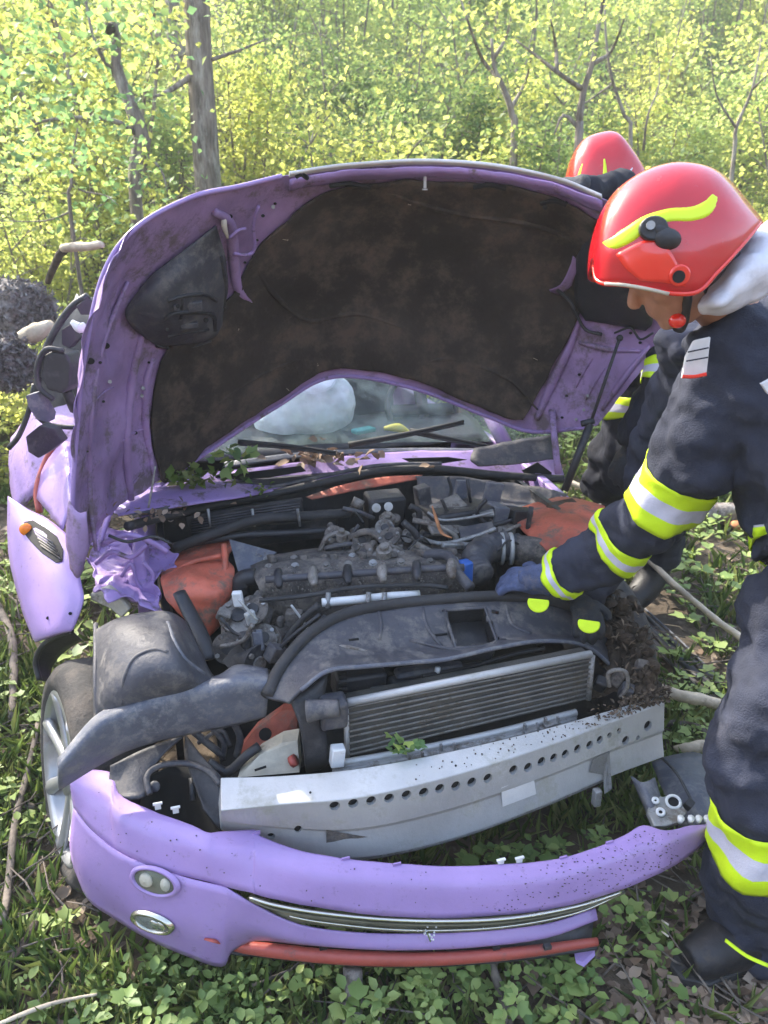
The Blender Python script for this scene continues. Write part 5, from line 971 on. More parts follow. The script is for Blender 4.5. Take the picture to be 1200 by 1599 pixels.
# ================================================================ torn parts at the right
hl = empty('torn_headlamp', PZ(1035, 1262, .30), 'silver metal headlamp bracket with two round eyes lying by the right end of the bumper', 'headlamp')
sheet('lamp_bowl', [[PZ(986, 1212, .36), PZ(1004, 1222, .37), PZ(1022, 1214, .36)], [PZ(998, 1240, .33), PZ(1012, 1250, .35), PZ(1030, 1240, .34)], [PZ(1012, 1272, .30), PZ(1024, 1280, .32), PZ(1040, 1268, .31)]], M['grey'], hl, thick=.005)
b = MB(); b.prism([PZ(x, y, .34) for x, y in ((1016, 1240), (1024, 1232), (1034, 1244), (1050, 1240), (1062, 1250), (1074, 1268), (1062, 1284), (1040, 1290), (1022, 1290), (1012, 1268))], V(0, .01, -.02)); b.build('bracket_plate', M['alud'], hl, bevel=.004)
for x, y, r_ in ((1032, 1268, .008), (1052, 1252, .016), (1024, 1250, .006)):
    q = MB(); q.disc(PZ(x, y, .345), (0, -.6, .8), r_, 14, h=.006); q.build('bracket_eye', M['dark'], hl)
    tubeo('eye_rim', [PZ(x, y, .35) + V(math.cos(a) * r_ * 1.15, math.sin(a) * r_ * .8, math.sin(a) * r_ * .6) for a in [i * 6.2832 / 10 for i in range(11)]], .004, M['white'], hl, sub=2)
tubeo('wire', [PZ(1030, 1180, .34), PZ(1055, 1205, .36), PZ(1075, 1240, .34), PZ(1082, 1256, .32)], .004, M['black'], hl, sub=5)
MB().box(PZ(1076, 1256, .33), (.03, .02, .02), rotc(.5, .4)).build('wire_plug', M['black'], hl, bevel=.003)
for x in (1062, 1078, 1090, 1103): MB().tube([PZ(x, 1284, .36), PZ(x + 2, 1277, .38)], [.006, .009], seg=8).build('plastic_clip', M['white'], hl, smooth=True)
lnr = sheet('torn_liner', [[PZ(1018, 1190, .22), PZ(1050, 1178, .24), PZ(1090, 1178, .24), PZ(1125, 1200, .22)], [PZ(1030, 1225, .25), PZ(1060, 1215, .28), PZ(1095, 1215, .28), PZ(1130, 1230, .24)], [PZ(1050, 1265, .24), PZ(1075, 1262, .27), PZ(1100, 1262, .27), PZ(1130, 1265, .24)], [PZ(1060, 1290, .22), PZ(1080, 1290, .24), PZ(1100, 1288, .24), PZ(1125, 1285, .22)]], M['grey'], None, thick=.006, fn=crump(.006, 10))
tag(lnr, 'torn sheet of grey wheel arch plastic on the ground right of the bumper beam', 'plastic sheet')
tr = empty('black_trim_strip', PZ(1060, 1020, .08), 'long black grooved trim strip lying on the grass beside the right wing', 'trim strip')
for k, (dx, dy, r_) in enumerate(((0, 0, .014), (12, -6, .008), (-10, 8, .007), (20, -12, .005))):
    MB().tube([PZ(992 + dx * .5, 958 + dy, .12), PZ(1040 + dx, 1010 + dy, .10), PZ(1090 + dx, 1058 + dy, .08), PZ(1135 + dx, 1092 + dy, .07)], r_, seg=8, sub=4).build('strip_rail', M['black'] if k != 3 else M['grey'], tr, smooth=True)
sheet('strip_web', [[PZ(985, 966, .11), PZ(1035, 1020, .09), PZ(1085, 1068, .07), PZ(1128, 1102, .06)], [PZ(1000, 950, .115), PZ(1055, 1000, .095), PZ(1105, 1046, .075), PZ(1150, 1082, .065)]], M['blk2'], tr, thick=.004)
for k in range(5): MB().box(PZ(1012 + k * 26, 980 + k * 25, .10), (.02, .012, .012), rotc(.6)).build('strip_clip', M['grey'], tr)
# mud and torn turf on the right corner of the car
P = []
for k in range(900):
    t = rng.random(); px = 945 + 75 * t + rng.normal() * 20; py = 925 + 150 * t + rng.normal() * 16
    if px > 1030: continue
    P.append(PY(px, py, 2.10 - .28 * t + rng.normal() * .02) + V(0, 0, -.03))
b = MB()
for k in range(260):
    p = P[k]; b.ell(p + V(0, .02, -.01), tuple(rng.uniform(.006, .026, size=3)), seg=6, ring=4)
b.grid(loft([[PY(930, 940, 2.15), PY(960, 930, 2.18), PY(985, 950, 2.2)], [PY(940, 985, 2.02), PY(975, 980, 2.04), PY(1005, 1000, 2.06)], [PY(950, 1040, 1.90), PY(985, 1040, 1.90), PY(1025, 1060, 1.95)], [PY(920, 1095, 1.86), PY(975, 1085, 1.84), PY(1032, 1090, 1.86)]], 6, 6, fn=crump(.03, 14)))
md = b.build('mud_clods', M['mud'], smooth=True); tag(md, 'clods of mud and torn turf heaped on the right front corner of the car', 'mud', kind='stuff')
tag(link('torn_turf', leaves('torn_turf', [tuple(p) for p in P], rng.uniform(.010, .035, size=len(P)), M['mudl'], T_DIA, up=.2, width=.3)), 'dead grass stuck in the mud on the right corner of the car', 'dead grass', kind='stuff')
P = [PY(rng.normal(700, 100), 0, 2) for k in range(0)]
b = MB()
for k in range(150):
    x = rng.uniform(640, 1010); y = np.interp(x, bx, r0) + rng.uniform(1, 1 + .8 * (np.interp(x, bx, r1) - np.interp(x, bx, r0)))
    if rng.random() < .25 + .75 * (x - 640) / 370: b.ell(BT.at(x, y, .002), tuple(rng.uniform(.0008, .003, size=3)), seg=5, ring=3)
tag(b.build('dirt_crumbs', M['mud']), 'crumbs of dirt lying along the top of the bumper beam', 'dirt', kind='stuff')
for (x, y, yy, m) in ((965, 1058, 1.86, 'eng'), (978, 1078, 1.82, 'blk2'), (1000, 1042, 1.88, 'eng'), (938, 1068, 1.84, 'black')): MB().box(PY(x, y, yy), (.035, .03, .05), rotc(rng.uniform(-1, 1), .5, .3)).build('crushed_bracket', M[m], car, bevel=.005)
tubeo('crushed_loop', [PY(x, y, 1.80) for x, y in ((952, 1072), (950, 1052), (962, 1046), (978, 1050), (980, 1072), (968, 1090))], .006, M['eng2'], car, sub=4)
# leaves, flowers and sprigs that fell on the car
def sprig(name, c, n, sig, size, m, label, tm=T_LOB, up=.8, cat='leaves'):
    Pp = np.array(c)[None] + rng.normal(size=(n, 3)) * np.array(sig); return tag(link(name, leaves(name, Pp, rng.uniform(.7, 1.3, size=n) * size, m, tm, up=up)), label, cat, kind='stuff' if n > 20 else None)
sprig('leaf_sprig', PY(628, 1163, 1.56), 20, (.022, .01, .015), .034, M['leafn'], 'bright green sprig of leaves stuck against the radiator', cat='leaf sprig')
sprig('leaf_sprig', PY(362, 715, 2.6), 22, (.035, .03, .025), .05, M['leafn'], 'green leafy sprig lying on the scuttle at the left under the bonnet', cat='leaf sprig')
sprig('dry_leaf_heap', PY(510, 715, 2.8), 60, (.10, .03, .012), .045, M['litter'], 'heap of brown dry leaves on the middle of the scuttle under the windscreen', T_OVAL, cat='dry leaves')
sprig('moss_tuft', PY(300, 745, 2.6), 90, (.08, .03, .012), .045, M['grass'], 'tuft of grass and moss caught beside the left end of the scuttle', T_DIA, cat='moss')
sprig('moss_tuft', PY(405, 765, 2.62), 30, (.02, .02, .008), .02, M['grass'], 'small clump of moss on the black cowl seal', T_OVAL, cat='moss')
sprig('dead_leaves', PY(240, 800, 2.25), 40, (.09, .04, .012), .025, M['litter'], 'dry leaf bits on the crumpled left inner wing', T_OVAL, cat='dry leaves')
sprig('dry_leaf', PY(500, 690, 2.72), 2, (.004, .004, .01), .05, M['litter'], 'single brown leaf standing upright against the wiper', T_OVAL, up=.1, cat='dry leaf')
sprig('dry_leaf', PY(668, 728, 2.78), 2, (.01, .01, .008), .06, M['litter'], 'curled brown leaf hanging over the cowl seal right of the red lip', T_OVAL, cat='dry leaf')
fl = PZ(668, 1455, .2)
b = MB(); b.tube([PZ(690, 1520, .02), PZ(680, 1490, .12), PZ(668, 1458, .24)], .0018, seg=5); st_ = b.build('flower_stem', M['leafg']); 
wf = empty('white_flower', PZ(690, 1520, .0), 'small white wild flower standing in front of the chrome strip', 'flower'); st_.parent = wf; st_.matrix_parent_inverse = world_of(wf).inverted()
b = MB()
for k in range(16): b.ell(PZ(668, 1458, .24) + V(*(rng.normal(size=3) * V(.013, .01, .010))), (.0028, .0028, .002), seg=6, ring=4)
b.build('petals', M['white'], wf, smooth=True)
b = MB()
for k in range(300):
    x = 700 + 360 * math.sqrt(rng.random()); y = np.interp(x, sx, sa) + (np.interp(x, sx, sb) - np.interp(x, sx, sa)) * rng.uniform(.08, .98); r_ = rng.uniform(.0004, .0015); b.ell(UD.at(x, y, .003), (r_ * rng.uniform(1, 2.4), r_, r_ * .8), seg=5, ring=3)
for k in range(40):
    x = rng.uniform(150, 700); y = np.interp(x, sx, sa) + (np.interp(x, sx, sb) - np.interp(x, sx, sa)) * rng.uniform(.1, .9); r_ = rng.uniform(.0008, .002); b.ell(UD.at(x, y, .003), (r_, r_, r_), seg=5, ring=3)
b.build('dirt_specks', M['mud'], bp)['kind'] = 'stuff'
b = MB()
for k in range(0):
    x = rng.uniform(150, 1040); t0 = rng.uniform(.1, .9); l_ = rng.uniform(8, 46); pts_ = []
    for q_ in range(4):
        xx = x + l_ * q_ / 3; pts_.append(UD.at(xx, np.interp(xx, sx, sa) * (1 - t0) + np.interp(xx, sx, sb) * t0 + rng.normal() * 1.2, .0028))
    b.tube(pts_, [.0003, .0008, .0008, .0003], seg=5, sub=2)

Pm = []
for k in range(520):
    x = 1046 - abs(rng.normal()) * 45; y = np.interp(x, bx, r0) + rng.uniform(-12, .75 * (np.interp(x, bx, r1) - np.interp(x, bx, r0))); Pm.append(tuple(BT.at(max(x, 900), y, .004)))
tag(link('torn_turf', leaves('torn_turf', Pm, rng.uniform(.006, .018, size=len(Pm)), M['mudl'], T_OVAL, up=.8, width=.8)), 'crumbled leaves and dirt on the right end of the bumper beam', 'leaf litter', kind='stuff')
# ================================================================ fallen wood
def stick(name, pts, r, m, label, cat, **k):
    b = MB(); b.tube(pts, r, seg=10, sub=5, **k); o = b.build(name, M[m], None, smooth=True, disp=((T2, .012 if max(r if hasattr(r, '__len__') else [r]) > .012 else .004),)); return tag(o, label, cat)
def G_(px, py, dz=0):
    p = PZ(px, py, 0)
    for i in range(8): p = PZ(px, py, gz(p.x, p.y) + dz)
    return p
stick('fallen_stick', [G_(1010, 872, .30), G_(1060, 918, .22), G_(1115, 965, .15), G_(1172, 1006, .10)], [.013, .014, .014, .015], 'dead', 'straight pale stick slanting from under the firefighter\'s sleeve to the grass', 'stick')
stick('fallen_branch', [G_(1030, 1078, .17), G_(1070, 1088, .15), G_(1100, 1094, .13), G_(1150, 1106, .11)], [.024, .023, .021, .020], 'dead', 'thick pale peeled branch beside the right end of the beam', 'branch')
stick('wood_chip', [G_(1055, 1170, .10), G_(1085, 1167, .12), G_(1125, 1162, .10)], [.010, .020, .018], 'dead', 'flat pale wood chip behind the grey plastic sheet', 'wood chip')
stick('fallen_stick', [G_(885, 752, .12), G_(930, 768, .10), G_(985, 785, .08)], [.02, .016, .018], 'dead', 'pale stick on the grass just right of the black bonnet strut', 'stick')
stick('split_log', [G_(1090, 800, .08), G_(1140, 802, .08), G_(1190, 806, .08), G_(1260, 810, .08)], [.055, .065, .065, .06], 'bark', 'grey bark log on the grass behind the front firefighter', 'log')
stick('log_splinter', [G_(1130, 815, .04), G_(1160, 822, .06), G_(1195, 822, .04)], [.01, .03, .02], 'orange', 'orange freshly split wood under the grey log', 'split wood')
stick('wooden_stake', [G_(548, 1625, .02), G_(551, 1560, .05), G_(552, 1512, .10)], [.026, .026, .024], 'bark', 'short thick grey log end under the middle of the bumper', 'log')
stick('fallen_stick', [G_(798, 1620, .02), G_(786, 1560, .03), G_(770, 1515, .06), G_(764, 1500, .06)], [.012, .012, .011, .01], 'twig', 'grey stick poking out from under the bumper right of the log end', 'stick')
stick('fallen_stick', [G_(-30, 1612, .06), G_(60, 1574, .09), G_(120, 1558, .10), G_(152, 1553, .10)], [.006, .005, .004, .002], 'dead', 'thin tan dry stem curving in at the lower left corner', 'stick')
stick('fallen_branch', [G_(-10, 935, .06), G_(15, 985, .05), G_(22, 1040, .06), G_(20, 1120, .05)], [.018, .017, .016, .013], 'twig', 'grey branch at the left edge level with the wheel', 'branch')
stick('fallen_branch', [G_(60, 1130, .05), G_(45, 1200, .06), G_(25, 1280, .06), G_(14, 1380, .05), G_(5, 1440, .05)], [.009, .010, .011, .011, .009], 'twig', 'long bent twig lying left of the front wheel', 'branch')
stick('fallen_branch', [G_(-20, 1228, .03), G_(20, 1252, .03), G_(55, 1262, .03)], [.02, .018, .01], 'twig', 'short thick branch pointing at the front wheel from the left edge', 'branch')
stick('fallen_branch', [G_(0, 1535, .02), G_(30, 1485, .03), G_(58, 1440, .04)], [.016, .014, .01], 'bark2', 'dark branch among the plants at the lower left', 'branch')
stick('fallen_branch', [G_(870 + 10, 1130, .02), G_(1060, 1130, .05), G_(1110, 1150, .04)], [.01, .014, .012], 'twig', 'grey branch lying behind the right end of the beam', 'branch')
stick('broken_branch', [PY(75, 440, 4.2), PY(92, 400, 4.0), PY(104, 388, 3.95)], [.016, .02, .02], 'bark2', 'dark stem of the broken branch left of the bonnet', 'branch')
stick('broken_branch', [PY(98, 388, 3.95), PY(130, 385, 3.9), PY(160, 382, 3.85)], [.02, .022, .016], 'dead', 'pale broken branch end sticking out left of the bonnet', 'branch')
for (x, y, yy, rr, l) in ((38, 488, 4.6, (.26, .2, .18), 'rough dark barked log end at the left edge behind the car, upper one'), (8, 568, 4.0, (.15, .15, .14), 'rough dark barked log end at the left edge, lower one')):
    b = MB(); c = PY(x, y, yy); b.tube([c + V(-.5, .3, 0), c + V(-.2, .12, 0), c + V(.08, -.05, 0)], [rr[2], rr[2] * 1.05, rr[2] * .9], seg=28, sub=6); lo2 = tag(b.build('log', M['stone'], smooth=True, remesh=.02, disp=((T2, .05),)), l, 'log')
    Pk = []
    for k in range(1500):
        t = rng.uniform(-.5, .09); a = rng.uniform(0, 6.28); ax_ = V(.87, -.5, 0); q = c + V(t, -t * .6, 0); Pk.append(tuple(q + V(0, 0, 1) * math.sin(a) * rr[2] * .99 + V(.5, .87, 0) * math.cos(a) * rr[2] * .99))
    for k in range(500):
        a = rng.uniform(0, 6.28); s_ = math.sqrt(rng.random()) * rr[2] * .88; Pk.append(tuple(c + V(.085, -.055, 0) + V(0, 0, 1) * math.sin(a) * s_ + V(.5, .87, 0) * math.cos(a) * s_))
    fl_ = link('bark_flakes', leaves('bark_flakes', Pk, rng.uniform(.02, .05, size=len(Pk)), M['stone'], T_OVAL, up=.1, width=.6), lo2); fl_['kind'] = 'stuff'
stick('log_splinter', [PY(30, 528, 4.2), PY(55, 520, 4.15), PY(82, 505, 4.15)], [.03, .05, .02], 'dead', 'tan split wood lying between the two rough logs and the car', 'split wood')
# ================================================================ firefighters
def limb(P, r, seg=20, sub=8):
    b = MB(); b.tube(P, r, seg=seg, sub=sub); return b
TB = cloudtex('big_folds', .17, 1)
def band(parent, P, r, t0, t1, name='reflective_band', off=.014, seg=40, folds=(.065, .05)):
    """three-stripe tape round a limb, between fractions t0..t1 of its length"""
    Q = spline([Vector(p) for p in P], 24); rs = [v.x for v in spline([Vector((x, 0, 0)) for x in r], 24)]
    n = len(Q) - 1; b = MB(); out = []
    steps = 12; ref = V(0, 0, 1); N = None
    for k in range(steps + 1):
        f = (t0 + (t1 - t0) * k / steps) * n; i = min(n - 1, int(f)); q = Q[i].lerp(Q[i + 1], f - i); rr = rs[i] * (1 - f + i) + rs[i + 1] * (f - i)
        T = (Q[min(n, i + 2)] - Q[max(0, i - 1)]).normalized(); N = ((ref if N is None else N) - T * (ref if N is None else N).dot(T)).normalized(); B = T.cross(N)
        e = off if 0 < k < steps else off * .6
        out.append([q + (N * math.cos(a) + B * math.sin(a)) * (rr + e + .003 * math.sin(a * 3)) for a in [2 * math.pi * j / seg for j in range(seg)]])
    b.grid(out, True); b.m = [1 if 4 <= k < 8 else 0 for k in range(steps) for _ in range(seg)]
    return b.build(name, [M['yel'], M['tape']], parent, smooth=True, solid=.0015, disp=((TB, folds[0]), (T1, folds[1])))
def hand(c, fwd, up, size=.19, curl=.5, name='hand', m='glove', parent=None, splay=.12, thumb=1, rem=.004):
    """gloved hand: palm, four unequal bent fingers, a thumb from the side of the palm"""
    f = Vector(fwd).normalized(); u = (Vector(up) - f * Vector(up).dot(f)).normalized(); s = f.cross(u); c = Vector(c); k = size / .19; b = MB()
    Mx = Matrix((s, f, u)).transposed()
    b.ell(c + f * .045 * k, (.044 * k, .055 * k, .020 * k), Mx, 16, 10); b.ell(c, (.034 * k, .03 * k, .024 * k), Mx, 14, 8)
    for i, (x, l) in enumerate(((-.033, .070), (-.011, .080), (.012, .076), (.033, .060))):
        a = splay * x / .033; base = c + s * x * k + f * (.085 - abs(x) * .25) * k; d = (f + s * a).normalized(); p = [base - d * .03 * k, base]; ang = .15 * curl
        for seg_ in (.42, .32, .26): ang += .75 * curl; base = base + (d * math.cos(ang) - u * math.sin(ang)) * l * seg_ * k; p.append(base)
        b.tube(p, [.012 * k, .0125 * k, .0118 * k, .011 * k, .009 * k], seg=10, sub=3)
    tb = c + s * (-.036 * thumb) * k + f * .022 * k; d = (f * .65 - s * .75 * thumb - u * .25).normalized(); e = (f * .95 - s * .15 * thumb - u * .35).normalized()
    b.tube([tb - d * .01 * k, tb + d * .035 * k, tb + d * .035 * k + e * .03 * k], [.015 * k, .014 * k, .010 * k], seg=10, sub=3)
    return b.build(name, M[m], parent, remesh=rem, disp=((T2, .004),))
# ---------------------------------------------------------------- front firefighter
p1 = empty('person', PZ(1150, 1510, .0), 'firefighter in the right foreground reaching one arm deep into the engine bay', 'person')
SH_ = PY(1165, 590, 1.66); EL = PY(1012, 800, 1.80); WR = PY(868, 895, 1.93)
HIP = PY(1345, 850, 1.52); CH = PY(1235, 590, 1.72); NK = PY(1130, 480, 1.68)
HC = PY(1062, 408, 1.62)
# body: one continuous surface (head, neck, arms, trunk, legs) under the clothes
b = MB(); hf = V(-.80, .05, -.60).normalized(); hs = V(0, -1, 0); hs = (hs - hf * hs.dot(hf)).normalized(); hu = hs.cross(hf); hu = hu if hu.z > 0 else -hu; HM = Matrix((hf, hs, hu)).transposed()
hc = PY(1053, 409, 1.64)
def hp_(f_, s_, u_): return hc + hf * f_ + hs * s_ + hu * u_
b.ell(hc + hu * .03, (.098, .078, .105), HM, 24, 16)
b.ell(hp_(.025, 0, -.055), (.070, .060, .075), HM, 20, 12)           # jaw
b.tube([hp_(.085, 0, .015), hp_(.112, 0, -.022), hp_(.100, 0, -.034)], [.008, .013, .009], seg=10, sub=3)   # nose
b.ell(hp_(.086, 0, -.058), (.012, .024, .007), HM, 12, 8); b.ell(hp_(.084, 0, -.070), (.012, .021, .007), HM, 12, 8)   # lips
b.ell(hp_(.070, 0, -.100), (.020, .024, .018), HM, 12, 8)            # chin
for s_ in (-1, 1): b.ell(hp_(.076, s_ * .032, .014), (.012, .014, .010), HM, 12, 8); b.ell(hp_(.0, s_ * .078, -.01), (.018, .010, .03), HM, 12, 8); b.ell(hp_(.078, s_ * .034, .034), (.012, .02, .006), HM, 12, 8); b.ell(hp_(.055, s_ * .042, -.03), (.025, .022, .025), HM)
b.tube([hp_(-.02, 0, -.06), NK, CH], [.055, .058, .07], seg=16); b.tube([CH, SH_, EL, PY(945, 862, 1.87), WR], [.07, .045, .036, .028, .026], seg=14)
b.tube([CH, HIP], [.13, .13], seg=16)
body = b.build('body', M['skin'], p1, remesh=.006)
for s_ in (-1, 1): MB().ell(hp_(.082, s_ * .031, .012), (.010, .012, .010), HM, 12, 8).build('eye', M['white'], body, smooth=True); MB().ell(hp_(.091, s_ * .031, .010), (.004, .006, .006), HM, 10, 6).build('pupil', M['dark'], body, smooth=True)
b = MB(); b.tube([hp_(.01, -.078, .02), hp_(.02, -.072, -.05), hp_(.055, -.03, -.118), hp_(.055, .03, -.118), hp_(.02, .072, -.05)], .011, seg=8, sub=5); b.ell(hp_(-.015, -.066, -.04), (.04, .02, .05), HM); b.ell(hp_(-.05, 0, -.06), (.06, .075, .08), HM); b.ell(hp_(-.075, 0, .0), (.05, .085, .09), HM)
b.build('black_hood', M['black'], p1, remesh=.006)
MB().ell(PY(1058, 501, 1.57), (.018, .014, .015)).build('red_chin_button', M['helm2'], p1, smooth=True)
# jacket
aP = [PY(1215, 560, 1.70), SH_, PY(1090, 700, 1.72), EL, PY(945, 862, 1.87), PY(862, 903, 1.935)]; aR = [.145, .128, .102, .084, .068, .055]
tP = [PY(1150, 500, 1.70), PY(1215, 575, 1.72), PY(1290, 700, 1.64), PY(1345, 830, 1.56), PY(1350, 880, 1.52)]; tR = [.09, .185, .21, .22, .225]
b = MB(); b.tube(tP, tR, seg=24, sub=6); b.tube(aP, aR, seg=24, sub=6)
b.tube([PY(1120, 500, 1.68), PY(1140, 530, 1.68), PY(1165, 560, 1.68)], [.075, .10, .12], seg=20)
b.tube([PY(1100, 520, 1.95), PY(1060, 640, 2.10), PY(1000, 800, 2.18), PY(930, 900, 2.06), PY(912, 935, 2.0)], [.10, .085, .07, .055, .045], seg=18)
TB = cloudtex('big_folds', .17, 1)
jk = b.build('jacket', M['cloth'], p1, remesh=.009, disp=((TB, .065), (T1, .05), (T2, .010)))
for P_, r_ in (([(1050, 640), (1090, 655), (1140, 650), (1180, 620)], .012), ([(1040, 690), (1085, 700), (1130, 690)], .010), ([(1150, 700), (1170, 740), (1200, 760)], .014), ([(985, 840), (1015, 835), (1045, 845)], .008), ([(895, 868), (905, 890), (925, 905)], .007), ([(875, 876), (884, 898), (900, 915)], .006)): pass
band(p1, aP, aR, .47, .575, off=.007); band(p1, aP, aR, .70, .775, off=.007); band(p1, aP, aR, .955, .995, off=.006)
band(p1, tP, tR, .86, .94, 'hem_band', off=.007)
# cuff tabs (bright glove tips in the picture), badge, back print
def tab(c, a, bb, name='glove_tab'):
    d = (O - c).normalized(); s = d.cross(V(0, 0, 1)).normalized(); u = s.cross(d)
    pts = [c + s * (a * math.cos(t)) + u * (bb * min(.35, math.sin(t))) for t in [math.pi * 2 * i / 22 for i in range(22)]]
    return MB().prism(pts, d * -.012).build(name, M['yel'], p1, bevel=.003)
g1 = hand(PY(842, 906, 1.95), PY(775, 902, 2.02) - PY(842, 906, 1.95), V(0, -.45, .9), .20, .55, 'gloved_hand', 'glove', p1, thumb=-1)
b = MB(); b.tube([PY(862, 903, 1.935), PY(838, 905, 1.96), PY(815, 905, 1.98)], [.050, .044, .038], seg=18, sub=5); b.build('glove_cuff', M['glove'], p1, remesh=.006, disp=((T2, .012),))
g2 = hand(PY(908, 938, 1.97), PY(926, 985, 1.84) - PY(908, 938, 1.97), V(0, -.5, .8), .19, .75, 'gloved_hand', 'glove2', p1)
tab(PY(841, 941, 1.86), .030, .028); tab(PY(920, 974, 1.80), .030, .026)
b = MB(); b.prism([PY(x, y, yy) for x, y, yy in ((1085, 531, 1.56), (1111, 525, 1.55), (1104, 588, 1.56), (1066, 591, 1.58), (1072, 556, 1.57))], V(0, .012, -.003)); bd = b.build('white_sleeve_badge', M['patch'], p1, bevel=.003)
for (x0, y0, x1, y1) in ((1074, 550, 1107, 543), (1072, 564, 1106, 558)): MB().tube([PY(x0, y0, 1.555), PY(x1, y1, 1.545)], .0016, seg=5).build('badge_line', M['cloth'], bd)
MB().tube([PY(1066, 588, 1.565), PY(1085, 588, 1.56), PY(1104, 584, 1.55)], .004, seg=6).build('badge_hem', M['helm2'], bd)
MB().prism([PY(x, y, 1.50) for x, y in ((1190, 600), (1212, 588), (1215, 625), (1200, 615))], V(0, .01, 0)).build('back_patch', M['patch'], p1)
# neck flap
nf = [[PY(1105, 455, 1.58), PY(1130, 415, 1.60), PY(1165, 375, 1.62), PY(1200, 345, 1.66)], [PY(1092, 475, 1.54), PY(1130, 445, 1.52), PY(1170, 405, 1.54), PY(1215, 375, 1.58)], [PY(1092, 484, 1.54), PY(1130, 470, 1.50), PY(1175, 440, 1.52), PY(1220, 410, 1.56)], [PY(1110, 488, 1.57), PY(1140, 486, 1.56), PY(1180, 466, 1.57), PY(1220, 440, 1.60)]]
sheet('neck_flap', nf, M['flap'], p1, 8, 8, .006, fn=crump(.012, 14, 3))
# helmet
hx_ = [(928, 406, 416, .02), (932, 370, 436, .06), (945, 330, 443, .085), (968, 296, 444, .105), (1005, 270, 449, .122), (1050, 256, 458, .132), (1090, 258, 455, .13), (1120, 269, 425, .120), (1145, 290, 398, .105), (1168, 318, 372, .08), (1184, 338, 352, .045), (1189, 345, 348, .015)]
HY = 1.60
def helmet_grid(hx, HY, flip=1):
    g = []
    for (x, t, l, w_) in hx:
        r_ = []
        for k in range(15):
            a = math.pi * k / 14; s = math.sin(a) ** .8; py = l + (t - l) * s; r_.append(PY(x + (6 * (1 - s) if x < 1000 else 0), py, HY) + V(0, -w_ * math.cos(a) * (1 if abs(math.cos(a)) > 0 else 1), 0) * (.9 + .1 * s))
        g.append(r_)
    return loft(g, 5, 2)
def fixpersp(g, HY):   # keep each point on the ray it was drawn on
    out = []
    for r in g:
        out.append([O + (p - O) for p in r])
    return out
hg = []
for (x, t, l, w_) in hx_:
    r_ = []
    for k in range(15):
        a = math.pi * k / 14; s = math.sin(a) ** .85; y_ = HY - w_ * math.cos(a)
        base = PY(x, l + (t - l) * s, HY); r_.append(PY(x, l + (t - l) * s, y_) if k <= 7 else V(base.x * (1 + (y_ - HY) * .0), y_, base.z - (y_ - HY) * .02))
    hg.append(r_)
HG1 = loft(hg, 5, 3); b = MB(); b.grid(HG1); helm = b.build('helmet', M['helm'], p1, smooth=True, solid=.006); HD1 = Drape([r[:22] for r in HG1])
tubeo('helmet_rim', [r[0] for r in HG1], .005, M['helm2'], helm, sub=1); 
def hpx(pts, off=.004): return [HD1.at(x, y, off) for x, y in pts]
def ribbon(pts, wds, m, parent, name, D_, off=.004):
    Q = spline([V(x, y, 0) for x, y in pts], 8); ws = [v.x for v in spline([V(x, 0, 0) for x in wds], 8)]; rows = [[], [], [], [], []]
    for i, q in enumerate(Q):
        T = (Q[min(len(Q) - 1, i + 1)] - Q[max(0, i - 1)]).normalized(); n = V(-T.y, T.x, 0)
        for j, s in enumerate((-1, -.5, 0, .5, 1)): z = q + n * ws[i] * s; rows[j].append(D_.at(z.x, z.y, off - .0015 * abs(s)))
    return b_grid(name, rows, m, parent)
def b_grid(name, rows, m, parent):
    b = MB(); b.grid(rows); return b.build(name, m, parent, smooth=True, solid=.0015)
ribbon([(942, 379), (960, 378), (985, 365), (1010, 347), (1045, 336), (1080, 334), (1105, 324), (1117, 306)], [8, 11, 12, 10, 10, 11, 12, 10], M['stripe'], helm, 'yellow_stripe', HD1)
sh_ = b_grid('raised_shield', loft([hpx([(962, 397), (1000, 378), (1030, 372)], .007), hpx([(978, 420), (1020, 405), (1052, 400)], .008), hpx([(1000, 438), (1040, 442), (1072, 448)], .005)], 5, 5), M['helm2'], helm)
q = MB(); q.disc(HD1.at(1019, 358, .002), (-.15, -1, .15), .022, 20, r2=.026, h=.016); q.build('lamp_socket', M['black'], helm, bevel=.003)
MB().disc(HD1.at(1016, 352, .020), (-.15, -1, .15), .008, 14, h=.004).build('socket_ring', M['alud'], helm)
b = MB(); b.ell(HD1.at(1043, 373, .008), (.026, .012, .019), Matrix.Rotation(.2, 3, 'Y')); b.ell(HD1.at(1034, 362, .008), (.02, .010, .014), Matrix.Rotation(.4, 3, 'Y')); b.build('shield_knob', M['black'], helm, smooth=True)
q = MB(); q.disc(HD1.at(1060, 430, .002), (-.05, -1, 0), .020, 20, h=.010); rr_ = q.build('ear_boss', M['helm2'], helm, bevel=.003); MB().disc(HD1.at(1060, 432, .012), (-.05, -1, 0), .0115, 18, h=.003).build('ear_screw', M['dark'], helm)
tubeo('shield_rim', hpx([(945, 443), (975, 445), (1010, 451), (1045, 459)], .004), .0035, M['cream'], helm)
